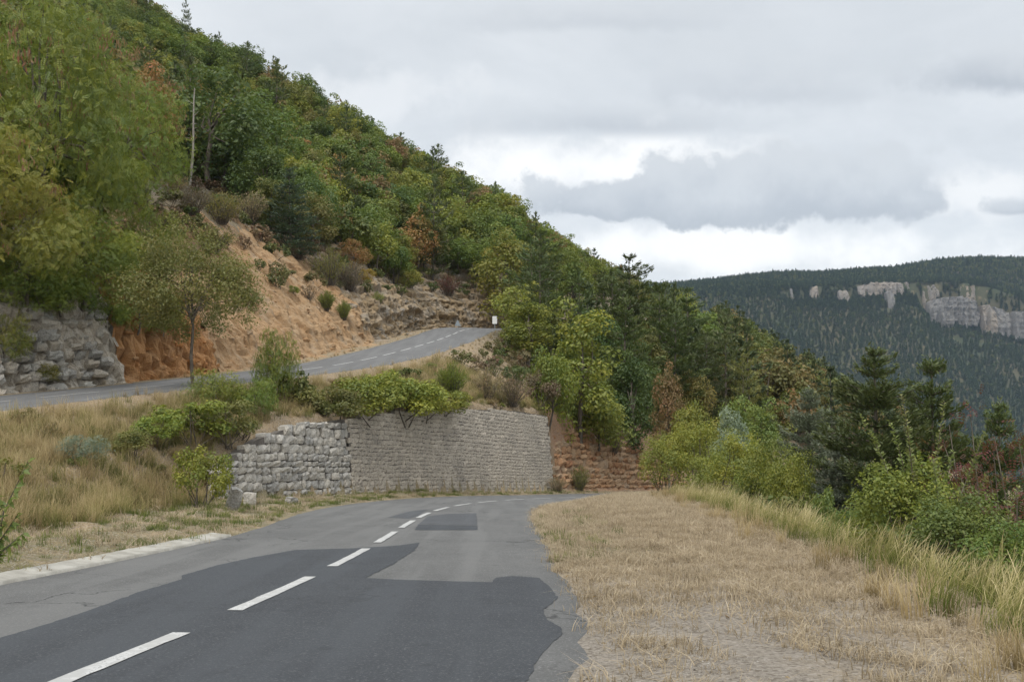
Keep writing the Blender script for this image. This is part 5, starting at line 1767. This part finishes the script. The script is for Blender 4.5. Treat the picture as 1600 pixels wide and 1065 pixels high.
ZONES = [(-999, 205, 'above the grey rock face'), (205, 345, 'around the dead trunk'), (345, 480, 'above the blue green conifer'), (480, 600, 'above the tan earth slope'),
         (600, 720, 'above the grey ledges'), (720, 860, 'near the white marker board'), (860, 980, 'above the red rock bank'), (980, 1120, 'among the tiered pines'), (1120, 1260, 'above the silvery tree'), (1260, 2999, 'on the slope left of the cedars')]
ADJ = dict(mid='green', dark='dark green', yellow='yellow green', olive='olive', russet='russet', brown='brown', fresh='fresh green', pine='dark')
groups = {}
for i in chosen:
    zn = next(t for a0, a1, t in ZONES if a0 <= cu[i] < a1)
    rel = cv[i] - SKY(cu[i])
    lvl = 'on the skyline' if rel < 28 else ('high' if rel < 95 else ('midway' if rel < 190 else 'low'))
    groups.setdefault((cname[i], lvl, zn), []).append(i)
ORD = ['leftmost', 'second', 'third', 'fourth', 'fifth', 'sixth', 'seventh', 'eighth', 'ninth', 'tenth', 'eleventh', 'twelfth', 'thirteenth', 'fourteenth', 'fifteenth']
NUMW = ['', 'one', 'two', 'three', 'four', 'five', 'six', 'seven', 'eight', 'nine', 'ten', 'eleven', 'twelve', 'thirteen', 'fourteen', 'fifteen']
for (cn, lvl, zn), ids in groups.items():
    ids.sort(key=lambda i: cu[i])
    for k, i in enumerate(ids):
        what = 'pine' if is_pine[i] else 'oak'
        nm = 'pine_tree' if is_pine[i] else 'oak_tree'
        if len(ids) == 1:
            lab = f'only {ADJ[cn]} {what} {lvl} {zn}'
        elif k == len(ids) - 1:
            lab = f'rightmost of the {ADJ[cn]} {what}s {lvl} {zn}'
        else:
            lab = (f'leftmost' if k == 0 else f'{ORD[min(k, 14)]} from left') + f' of the {ADJ[cn]} {what}s {lvl} {zn}'
        far_ = dist[i] > 95
        kind = ('pine_far' if far_ else 'pine') if is_pine[i] else ('oak_far' if far_ else ('slim' if (mB[i] and rnd[i] * 100 % 1 < .4) else 'oak'))
        put_plant(kind, TX[i], TY[i], TH[i], TW[i], cname[i], nm, lab, 'tree', 'trees of the wooded hillside', 0.2, TZ[i])
print('trees on the hill: kept', N_, 'single', len(chosen), 'plants', COUNT[0])

# the rest of the wood, and the forest across the gorge
GREEN_RAMP = [(0.0, (0.090, 0.125, 0.030)), (0.3, (0.130, 0.160, 0.032)), (0.5, (0.190, 0.195, 0.036)), (0.7, (0.175, 0.160, 0.046)), (0.88, (0.210, 0.165, 0.050)), (1.0, (0.250, 0.150, 0.052))]
PINE_RAMP = [(0.0, (0.055, 0.080, 0.036)), (0.5, (0.075, 0.100, 0.038)), (1.0, (0.110, 0.125, 0.042))]
LEAF_W = leaf_mat('wood_leaf', GREEN_RAMP); NEEDLE_W = leaf_mat('wood_needle', PINE_RAMP, 0.15)
wood_oak = [make(broadleaf(300 + i, 8, 6.4, 0.02, 26, 1100, 0.50, 0.5, nl=0, rmin=.28, rmax=.46)[0], True, leafm=LEAF_W)[0] for i in range(4)]
wood_pine = [make(pine(310 + i, 10, 5.2, 0.06, 9, 4, 520, 0.95, 0.6, 0.55, wild=.4)[0], True, leafm=NEEDLE_W)[0] for i in range(3)]
rest = np.setdiff1d(np.arange(N_), chosen)
sc_ = np.where(is_pine, TH / 10, TH / 8)
ix = np.where(is_pine, 4 + RW.randint(0, 3, N_), RW.randint(0, 4, N_))
rot = np.stack([np.zeros(N_), np.zeros(N_), RW.uniform(0, 6.28, N_)], 1)
scatter('hillside_wood', np.stack([TX, TY, TZ - 0.2], 1)[rest], rot[rest], np.stack([sc_] * 3, 1)[rest], ix[rest], wood_oak + wood_pine, 'far part of the wooded hillside where the trees merge')

fx, fy = jgrid(-120, 1500, 1180, 2330, 6.0)
# the steep band under the plateau needs more trees per metre
ex_, ey_ = jgrid(60, 1500, -16, 16, 6.0)
ex_, ey_ = np.concatenate([ex_ + RW.uniform(-3, 3, len(ex_)) for _ in range(3)]), np.concatenate([RW.uniform(-16, 16, len(ey_)) for _ in range(3)])
for _ in range(3):
    ycx = 1765 + (wave(ex_, (1765 + ey_) * 0.4, 260.0) * 14 + wave(ex_, (1765 + ey_) * 0.5, 95.0, 3) * 5) * 1.2
fx, fy = np.concatenate([fx, ex_]), np.concatenate([fy, ycx + ey_])
fz = mountain_z(fx, fy)
fu, fv = pix(fx, fy, fz)
ok = (fu > 930) & (fu < 1720)
gap = wave(fx, fy, 90.0, 2) * .5 + wave(fx, fy, 34.0, 5) * .5
ub_ = fu
yc_ = 1765 + (wave(fx, fy * 0.4, 260.0) * 14 + wave(fx, fy * 0.5, 95.0, 3) * 5) * 1.2
shelf = (fy > yc_ + 18) & (fy < yc_ + 42) & (RW.rand(len(fx)) < np.interp(fu, [1180, 1240, 1700], [.1, .45, .35]))
face = np.zeros(len(fx), bool)
ok &= ~(gap > 0.62) & ~shelf & ~face
def inside(u, v, poly):
    r = np.zeros(len(u), bool)
    for i in range(len(poly)):
        (x0, y0), (x1, y1) = poly[i], poly[i - 1]
        r ^= ((y0 > v) != (y1 > v)) & (u < (x1 - x0) * (v - y0) / ((y1 - y0) or 1e-9) + x0)
    return r


for poly in CLIFFS:                       # nothing grows on the bare rock
    ok &= ~(inside(fu, fv - 3, poly) & (fy < 1800))
fx, fy, fz, fu = fx[ok], fy[ok], fz[ok], fu[ok]
n = len(fx)
pn = RW.rand(n) < np.where(fy > 1790, 0.55, np.interp(fu, [1040, 1150, 1300], [0.35, 0.75, 0.9]))
ix = np.where(pn, 4 + RW.randint(0, 3, n), RW.randint(0, 4, n))
s = np.where(pn, RW.uniform(.7, 1.15, n), RW.uniform(.7, 1.15, n))
LEAF_F = leaf_mat('far_leaf', [(0.0, (0.054, 0.090, 0.030)), (0.5, (0.084, 0.122, 0.034)), (1.0, (0.12, 0.135, 0.036))]); NEEDLE_F = leaf_mat('far_needle', [(0.0, (0.030, 0.060, 0.032)), (0.6, (0.042, 0.078, 0.036)), (1.0, (0.065, 0.100, 0.038))], 0.15)
far_oak = [make(broadleaf(330 + i, 8, 6.6, 0.02, 20, 300, 1.25, 0.5, nl=0, rmin=.28, rmax=.46)[0], True, leafm=LEAF_F)[0] for i in range(4)]
far_pine = [make(pine(340 + i, 10, 6.4, 0.04, 8, 5, 320, 1.5, 0.9, 0.6, asp=.4, wild=.3)[0], True, leafm=NEEDLE_F)[0] for i in range(3)]
scatter('mountain_forest', np.stack([fx, fy, fz - 0.3], 1), np.stack([0 * fx, 0 * fx, RW.uniform(0, 6.28, n)], 1), np.stack([s, s, s * RW.uniform(.85, 1.2, n)], 1), ix, far_oak + far_pine,
        'dense dark forest covering the mountain across the gorge')

# undergrowth under the trees and on the cut
ux, uy = jgrid(-75, 70, 12, 150, 1.45)
uz, a_, b_, c_2, uf = hill_mask(ux, uy)
k = (a_ | b_ | ((uf['dL'] < 0) & (uf['q'] > 1.8) & (uy > 24))) & (RW.rand(len(ux)) < 0.75)
edge_ = (uf['dU'] > UH) & (uf['e'] > np.interp(uf['yU'], [48, 54, 78, 84], [2.0, 3.2, 3.2, 2.0])) & ~a_ & (RW.rand(len(ux)) < np.interp(uf['yU'], [0, 45, 50, 56, 70, 76, 130], [.5, .5, .4, .27, .27, .32, .36]))
between = (uf['dU'] < 0) & (uf['dL'] > 0) & (uf['yL'] > 62) & (uf['b'] > uf['bw'] + 2.6) & (uf['a'] > 2.0) & ~b_ & (RW.rand(len(ux)) < np.interp(uf['yL'], [62, 66], [.35, .95]))
bankb = (uf['dU'] < -UH) & (uf['dL'] > 0) & (uf['yL'] < 62) & (uf['b'] > uf['bw'] + 0.8) & (uf['a'] > 2) & (uy > 30) & (RW.rand(len(ux)) < 0.13 + 0.16 * wave(ux, uy, 5.0))
k |= edge_ | between | bankb
ux, uy, uz = ux[k], uy[k], uz[k]
n = len(ux)
UND = leaf_mat('undergrowth_leaf', [(0.0, (0.090, 0.125, 0.028)), (0.4, (0.135, 0.145, 0.040)), (0.65, (0.180, 0.150, 0.060)), (0.85, (0.20, 0.135, 0.070)), (1.0, (0.15, 0.11, 0.07))])
und = [make(shrub(360 + i, 1.3, 1.9, 14, 420, 0.20, 4)[0], True, leafm=UND)[0] for i in range(3)] + [make(twiggy(365, 1.1, 1.6, 34, 340, 0.16)[0], True, leafm=UND)[0]]
s = RW.uniform(.5, 1.25, n)
scatter('undergrowth', np.stack([ux, uy, uz - 0.08], 1), np.stack([0 * ux, 0 * ux, RW.uniform(0, 6.28, n)], 1), np.stack([s, s, s * RW.uniform(.7, 1.2, n)], 1), RW.randint(0, 4, n), und, 'low mixed undergrowth between the trees and on the rock cuts')

# tangled low scrub on the bank between the roads
sx, sy = jgrid(-26, 3, 15, 66, 0.85)
sz, sf = ground_z(sx, sy, True)
k = (sf['dU'] < -UH) & (sf['dL'] > 0) & (sf['b'] > sf['bw'] + 0.55) & (sf['a'] > 1.6) & (RW.rand(len(sx)) < np.clip(-0.05 + 0.9 * wave(sx, sy, 6.5, 3) + 0.55 * smooth(1 - (sf['b'] - sf['bw']) / 2.5) * (sf['yL'] > 33), 0.02, 0.7))
sx, sy, sz = sx[k], sy[k], sz[k]
n = len(sx)
SCRUB = leaf_mat('scrub_leaf', [(0.0, (0.110, 0.150, 0.030)), (0.4, (0.165, 0.185, 0.034)), (0.7, (0.205, 0.185, 0.050)), (1.0, (0.23, 0.165, 0.07))])
scr = [make(shrub(380 + i, 0.8, 1.3, 16, 1300, 0.075, 5, shell=0.2)[0], True, leafm=SCRUB)[0] for i in range(3)] + [make(twiggy(386, 0.8, 1.1, 60, 900, 0.08, 0.006)[0], True, leafm=SCRUB)[0]]
s = RW.uniform(.5, 1.1, n)
scatter('bank_scrub', np.stack([sx, sy, sz - 0.1], 1), np.stack([RW.normal(0, .15, n), RW.normal(0, .15, n), RW.uniform(0, 6.28, n)], 1), np.stack([s, s, s * RW.uniform(.6, 1.1, n)], 1), RW.randint(0, 4, n), scr, 'tangled low green scrub on the bank and over the wall tops')
print('scrub', n)
# ================================================================== GRASS, GRAVEL AND LITTER
def grass_mat(name, ramp, vary=0.35, trans=0.35):
    m, b, out = mat(name)
    t = b.n('ShaderNodeAttribute', attribute_name='tint').outputs['Fac']
    r = b.n('ShaderNodeObjectInfo').outputs['Random']
    f = b.m('ADD', t, b.m('MULTIPLY', b.m('SUBTRACT', r, 0.5), 0.45), clamp=True)
    c = b.ramp(f, ramp)
    h = b.n('ShaderNodeHueSaturation'); b.put(h.inputs['Color'], c)
    b.put(h.inputs['Value'], b.m('ADD', 1 - vary / 2, b.m('MULTIPLY', r, vary)))
    df = b.n('ShaderNodeBsdfDiffuse'); b.put(df.inputs[0], h.outputs[0])
    tr = b.n('ShaderNodeBsdfTranslucent'); b.put(tr.inputs[0], h.outputs[0])
    mx_ = b.n('ShaderNodeMixShader'); mx_.inputs[0].default_value = trans
    b.t.links.new(df.outputs[0], mx_.inputs[1]); b.t.links.new(tr.outputs[0], mx_.inputs[2])
    b.t.links.new(mx_.outputs[0], out.inputs[0])
    return m


def tuft(seed, n, h, spread, lean, width, m, segs=3, bias=(0, 0), head=0.0):
    rr = np.random.RandomState(seed)
    g = Geo()
    base = rr.normal(0, spread, (n, 2))
    az = rr.uniform(0, 6.28, n); ln = np.abs(rr.normal(0, lean, n))
    hh = h * rr.uniform(.55, 1.15, n)
    dx_ = np.cos(az) * ln + bias[0]; dy_ = np.sin(az) * ln + bias[1]
    wd = width * rr.uniform(.7, 1.3, n)
    sa = rr.uniform(0, 3.14, n)
    sx_, sy_ = np.cos(sa), np.sin(sa)
    f = np.linspace(0, 1, segs + 1)
    V = np.zeros((n, segs + 1, 2, 3)); tt = np.zeros((n, segs + 1, 2))
    for k, ff in enumerate(f):
        bx = base[:, 0] + dx_ * hh * ff ** 1.8; by = base[:, 1] + dy_ * hh * ff ** 1.8
        bz = hh * (ff - 0.35 * np.minimum(ln + abs(bias[0]) + abs(bias[1]), 1.2) * ff ** 2)
        wk = wd * (1 - 0.85 * ff ** 1.5)
        if head: wk = wk + head * np.exp(-((ff - 0.88) / 0.10) ** 2)
        for sgi, sg in enumerate((-.5, .5)):
            V[:, k, sgi] = np.stack([bx + sx_ * wk * sg, by + sy_ * wk * sg, bz - 0.02 * (ff == 0)], 1)
        tt[:, k, :] = ff
    tt += rr.normal(0, .12, n)[:, None, None]
    i, k = np.meshgrid(np.arange(n), np.arange(segs), indexing='ij')
    a = (i * (segs + 1) + k) * 2
    Q = np.stack([a, a + 1, a + 3, a + 2], -1).reshape(-1, 4)
    g.add(V.reshape(-1, 3), Q, tint=np.clip(tt.ravel(), 0, 1))
    return g.mesh('tuft', m)


RG = np.random.RandomState(9)


def sow(name, n, x0, x1, y0, y1, dens, meshes, s0, s1, label, tilt=0.08, yaw=6.28):
    x, y = RG.uniform(x0, x1, n), RG.uniform(y0, y1, n)
    z, f = ground_z(x, y, True)
    k = RG.rand(n) < dens(x, y, f)
    x, y, z = x[k], y[k], z[k]
    n = len(x)
    s = RG.uniform(s0, s1, n)
    print(name, n)
    return scatter(name, np.stack([x, y, z - 0.01], 1), np.stack([RG.normal(0, tilt, n), RG.normal(0, tilt, n), RG.uniform(-yaw / 2, yaw / 2, n)], 1), np.stack([s, s, s * RG.uniform(.7, 1.3, n)], 1), RG.randint(0, len(meshes), n), meshes, label)


TALL = grass_mat('tall_grass', [(0.0, (0.10, 0.135, 0.030)), (0.40, (0.20, 0.215, 0.060)), (0.7, (0.38, 0.33, 0.145)), (1.0, (0.52, 0.44, 0.25))])
DRY = grass_mat('dry_grass', [(0.0, (0.19, 0.15, 0.075)), (0.5, (0.36, 0.275, 0.14)), (1.0, (0.48, 0.385, 0.22))])
STRAWM = grass_mat('short_straw', [(0.0, (0.25, 0.195, 0.125)), (0.5, (0.39, 0.315, 0.21)), (1.0, (0.49, 0.41, 0.295))])
BANKG = grass_mat('bank_grass', [(0.0, (0.10, 0.12, 0.035)), (0.45, (0.205, 0.195, 0.070)), (1.0, (0.42, 0.345, 0.17))])
GREENG = grass_mat('green_grass', [(0.0, (0.075, 0.105, 0.028)), (0.6, (0.13, 0.165, 0.045)), (1.0, (0.26, 0.25, 0.09))])

tall = [tuft(400 + i, 42, 0.80, 0.13, 0.34, 0.009, TALL, 5, bias=(0.28, -0.05), head=0.009) for i in range(5)]
dry = [tuft(410 + i, 46, 0.62, 0.11, 0.45, 0.010, DRY, 4, head=0.008) for i in range(4)]
bankt = [tuft(415 + i, 46, 0.52, 0.12, 0.55, 0.011, BANKG, 4, head=0.006) for i in range(4)]
short = [tuft(420 + i, 26, 0.10, 0.09, 1.5, 0.007, STRAWM, 2) for i in range(5)]
green = [tuft(430 + i, 34, 0.15, 0.08, 0.5, 0.009, GREENG, 2) for i in range(4)]


def ed(f, lo, hi_, soft=0.4):
    r = f['c'] - f['ew'] + 0.35 * wave(RG.rand(1)[0] * 0 + f['yL'], f['c'] * 0, 4.0) 
    return smooth((r - lo) / soft) * smooth((hi_ - r) / soft)


rightside = lambda f: (f['dL'] < 0)
sow('tall_grass', 19000, 2.0, 17, 5.0, 56, lambda x, y, f: rightside(f) * ed(f, -0.3, 1.3, 0.5) * np.clip(0.40 + 0.75 * wave(x, y, 2.3), 0.05, 0.9), tall, 0.40, 0.85, 'tall green and straw grass along the outer edge of the shoulder', 0.1, 2.2)
sow('dry_edge_grass', 12000, 1.5, 16, 5.0, 56, lambda x, y, f: rightside(f) * ed(f, -0.9, 0.25, 0.5) * 0.35, dry, 0.3, 0.7, 'dry straw grass where the tall grass meets the gravel')
sow('short_dry_grass', 46000, 0.2, 13, 5.0, 52,
    lambda x, y, f: rightside(f) * (f['c'] > 0.12) * smooth((f['ew'] + 0.4 - f['c']) / 0.5) * np.clip(np.interp(y, [5, 9, 14, 52], [0.34, 0.50, 0.85, 0.92]) + 0.35 * wave(x, y, 1.7) - 0.25 * smooth((3.0 - f['c']) / 1.5) * smooth((13 - y) / 4), 0, 1),
    short, 0.6, 1.5, 'short dry straw grass lying on the gravel shoulder')
sow('green_verge_grass', 16000, -14, 6, 8, 70,
    lambda x, y, f: np.where((f['dL'] > 0), smooth((f['b'] - 0.1) / 0.3) * smooth((f['bw'] + 0.1 - f['b']) / 0.5) * np.interp(y, [8, 22, 28, 70], [0.45, 0.6, 1, 0.9]) * np.clip(0.65 + 0.6 * wave(x, y, 2.0), 0, 1),
                              rightside(f) * smooth((1.9 - f['c']) / 0.8) * (f['c'] > 0.1) * smooth((y - 13) / 2) * smooth((30 - y) / 5) * np.clip(0.30 + 0.8 * wave(x, y, 1.5, 3), 0, 1) * 0.6),
    green, 0.5, 1.3, 'green grass on the verges beside the lower road')
sow('verge_straw', 14000, -14, 6, 6, 70, lambda x, y, f: (f['dL'] > 0) * smooth((f['b'] - 0.05) / 0.3) * smooth((f['bw'] + 0.2 - f['b']) / 0.5) * np.clip(0.45 - 0.6 * wave(x, y, 2.0), 0, 1), short, 0.8, 2.0, 'short dry grass between the kerb and the bank')
bank_d = lambda x, y, f: (f['dL'] > 0) * (f['dU'] < -UH) * smooth((f['a'] - 0.5) / 1.6)
sow('bank_dry_grass', 34000, -32, 2, 8, 66, lambda x, y, f: bank_d(x, y, f) * smooth((f['b'] - f['bw'] + 0.3) / 0.8) * np.clip(0.40 + 0.55 * wave(x, y, 3.1, 1), 0.06, 1) * np.where(f['yL'] < 34, 1, smooth((f['b'] - f['bw'] - 0.8) / 0.4)), dry, 0.5, 1.15, 'long dry straw grass on the bank between the two roads')
sow('bank_green_grass', 26000, -32, 2, 8, 66, lambda x, y, f: bank_d(x, y, f) * smooth((f['b'] - f['bw'] + 0.5) / 0.8) * np.clip(0.62 - 0.7 * wave(x, y, 3.1, 1), 0, 1) * np.where(f['yL'] < 34, 1, smooth((f['b'] - f['bw'] - 0.6) / 0.4)), bankt, 0.5, 1.2, 'half green grass in the hollows of the bank')
sow('upper_verge_grass', 24000, -34, 6, 20, 118, lambda x, y, f: np.where(f['dU'] < 0, (f['dU'] < -UH) * smooth((f['a'] - 0.02) / 0.15) * smooth((np.interp(f['yU'], [60, 75, 110], [0.6, 6, 8]) - f['a']) / 0.5) * (f['dL'] > 0),
    (f['dU'] > UH) * smooth((0.75 + np.interp(f['yU'], [50, 60], [0, .6]) - (f['dU'] - UH)) / 0.3) * np.clip(0.6 + .5 * wave(x, y, 2.2), 0, 1) * 0.7), dry[:1] + short[:3] + green[:1], 0.3, 0.6, 'dry grass fringing the upper road')

# loose gravel
GRAVELM = rock_mat('gravel', [(0.17, 0.15, 0.125), (0.26, 0.23, 0.19), (0.34, 0.305, 0.26), (0.44, 0.41, 0.37)], 1.0, (0.2, 0.18, 0.15), 0.2)
peb = []
for i in range(4):
    rr_ = np.random.RandomState(500 + i)
    bm_v = unit(rr_.normal(size=(9, 3))) * np.array([1, .8, .55]) * rr_.uniform(.8, 1.1, (9, 1))
    import bmesh
    bm = bmesh.new()
    for v in bm_v: bm.verts.new(v)
    bmesh.ops.convex_hull(bm, input=bm.verts[:])
    for v in [v for v in bm.verts if not v.link_faces]: bm.verts.remove(v)
    me = bpy.data.meshes.new('pebble'); bm.to_mesh(me); bm.free(); me.materials.append(GRAVELM)
    peb.append(me)
sow('gravel', 80000, -0.5, 8, 5, 20, lambda x, y, f: rightside(f) * (f['c'] > -0.15) * smooth((f['ew'] - f['c']) / 0.8) * np.interp(y, [5, 9, 13, 20], [1, .8, .35, .1]) * np.clip(.6 + .6 * wave(x, y, 1.3, 2) + .4 * smooth((2.5 - f['c']) / 1.5), 0, 1), peb, 0.007, 0.022, 'loose pale gravel on the shoulder', 0.5)
sow('road_grit', 2600, -7, 1.2, 5, 34, lambda x, y, f: (np.abs(f['dL']) < 3.4) * np.where(np.abs(f['dL']) > 2.6, 0.5, 0.05), peb, 0.004, 0.010, 'fine grit along the edges of the lower road', 0.5).location.z = 0.035
LITTER = leaf_mat('fallen_leaf', [(0.0, (0.30, 0.20, 0.05)), (0.5, (0.22, 0.13, 0.05)), (1.0, (0.38, 0.30, 0.16))])
lit = []
for i in range(3):
    g = Geo(); g.leaves(np.array([[0, 0, .012]]), np.array([[1., .2 * i, 0.15]]), np.array([[0.1, .1, 1.]]), 1.0, .5, .5, fold=.3)
    lit.append(g.mesh('fallen_leaf', LITTER))
sow('fallen_leaves', 2400, -9, 7, 5, 32, lambda x, y, f: np.where(np.abs(f['dL']) < 3.3, 0.05, 0.22), lit, 0.035, 0.075, 'fallen yellow leaves on the road and verges', 0.2).location.z = 0.03

# ================================================================== SMALL THINGS
white_m, b, out = mat('white_board')
finish(b, out, b.mix(b.m('MULTIPLY', b.noise(pos(b), 9.0, 4), 0.4), (0.78, 0.78, 0.76), (0.62, 0.61, 0.58)), 0.5)
steel_m, b, out = mat('galvanised_steel')
finish(b, out, b.mix(b.noise(pos(b), 14.0, 4), (0.20, 0.235, 0.26), (0.30, 0.33, 0.35)), 0.45, spec=0.5)


def box(g, c_, s, mat=0):
    c_, s = np.array(c_), np.array(s) / 2
    V = np.array([[x, y, z] for x in (-1, 1) for y in (-1, 1) for z in (-1, 1)]) * s + c_
    g.add(V, [(0, 1, 3, 2), (4, 6, 7, 5), (0, 4, 5, 1), (2, 3, 7, 6), (0, 2, 6, 4), (1, 5, 7, 3)], mat=mat)


q = P(773, 508, 106)
r = empty('marker_board', (q.x, q.y, gz(q.x, q.y)), 'small white marker board on a post at the outside of the upper bend', 'road marker')
s_ = 106 / F
g = Geo(); g.tube(np.array([[0, 0, -.3], [0, 0, 1.25]]), [.04, .04], 8); link('post', g.mesh('post', steel_m), r)
g = Geo(); box(g, (0, -.055, 0.95), (.50, .03, .75)); box(g, (0, -.055, 1.345), (.44, .028, .04)); box(g, (0, -.055, .555), (.44, .028, .04))
link('board', g.mesh('board', white_m), r)
q = P(715, 508, 101)
r = empty('warning_sign', (q.x, q.y, gz(q.x, q.y)), 'triangular road sign seen from its bare grey back by the upper bend', 'road sign')
g = Geo(); g.tube(np.array([[0, 0, -.3], [0, 0, 1.5]]), [.035, .035], 8); link('post', g.mesh('post', steel_m), r)
g = Geo()
a_ = [(-.62, .62), (.62, .62), (.10, 1.68), (-.10, 1.68)]
V = np.array([[x, -.06, z] for x, z in a_] + [[x, -.03, z] for x, z in a_])
g.add(V, [(0, 1, 2, 3), (7, 6, 5, 4), (0, 4, 5, 1), (1, 5, 6, 2), (2, 6, 7, 3), (3, 7, 4, 0)])
box(g, (0, -.075, 1.3), (.5, .02, .05)); box(g, (0, -.075, .85), (.8, .02, .05))
pl_ = link('plate', g.mesh('plate', steel_m), r)
for ch in r.children: ch.scale = (0.5, 0.5, 0.55) if ch.name.startswith('plate') else (0.7, 0.7, 0.62)

# fallen blocks by the left end of the block wall
for (u, v, s, rot_, lb_) in [(366, 797, (.36, .40, .75), (.12, .25, .4), 'pale stone slab leaning upright at the left end of the block wall'),
                             (390, 790, (.40, .35, .50), (0, .1, .2), 'squat tan stone standing at the foot of the block wall'),
                             (456, 785, (.35, .30, .22), (.1, .1, 1), 'small fallen stone in the grass below the block wall')]:
    q = hit(u, v)
    o = link('loose_stone', SM['grey'][int(u) % 10].copy(), None, (q.x, q.y, q.z + s[2] * .35))
    o.rotation_euler = rot_; o.scale = s
    tag(o, lb_, 'stone')
q = hit(1186, 707 + 60)

# ================================================================== AIR
V8 = np.array([[x, y, z] for x in (-1900, 3300) for y in (-120, 3300) for z in (-700, 620)], float)
g = Geo(); g.add(V8, [(0, 1, 3, 2), (4, 6, 7, 5), (0, 4, 5, 1), (2, 3, 7, 6), (0, 2, 6, 4), (1, 5, 7, 3)])
hm = bpy.data.materials.new('haze'); hm.use_nodes = True; hm.node_tree.nodes.clear()
b = NB(hm.node_tree)
vo = b.n('ShaderNodeVolumePrincipled'); vo.inputs['Color'].default_value = (0.62, 0.78, 1.0, 1); vo.inputs['Density'].default_value = 0.00005
ou_ = b.n('ShaderNodeOutputMaterial'); hm.node_tree.links.new(vo.outputs[0], ou_.inputs['Volume'])
hz = link('haze', g.mesh('haze', hm)); tag(hz, 'thin blue grey haze over the gorge', kind='stuff')
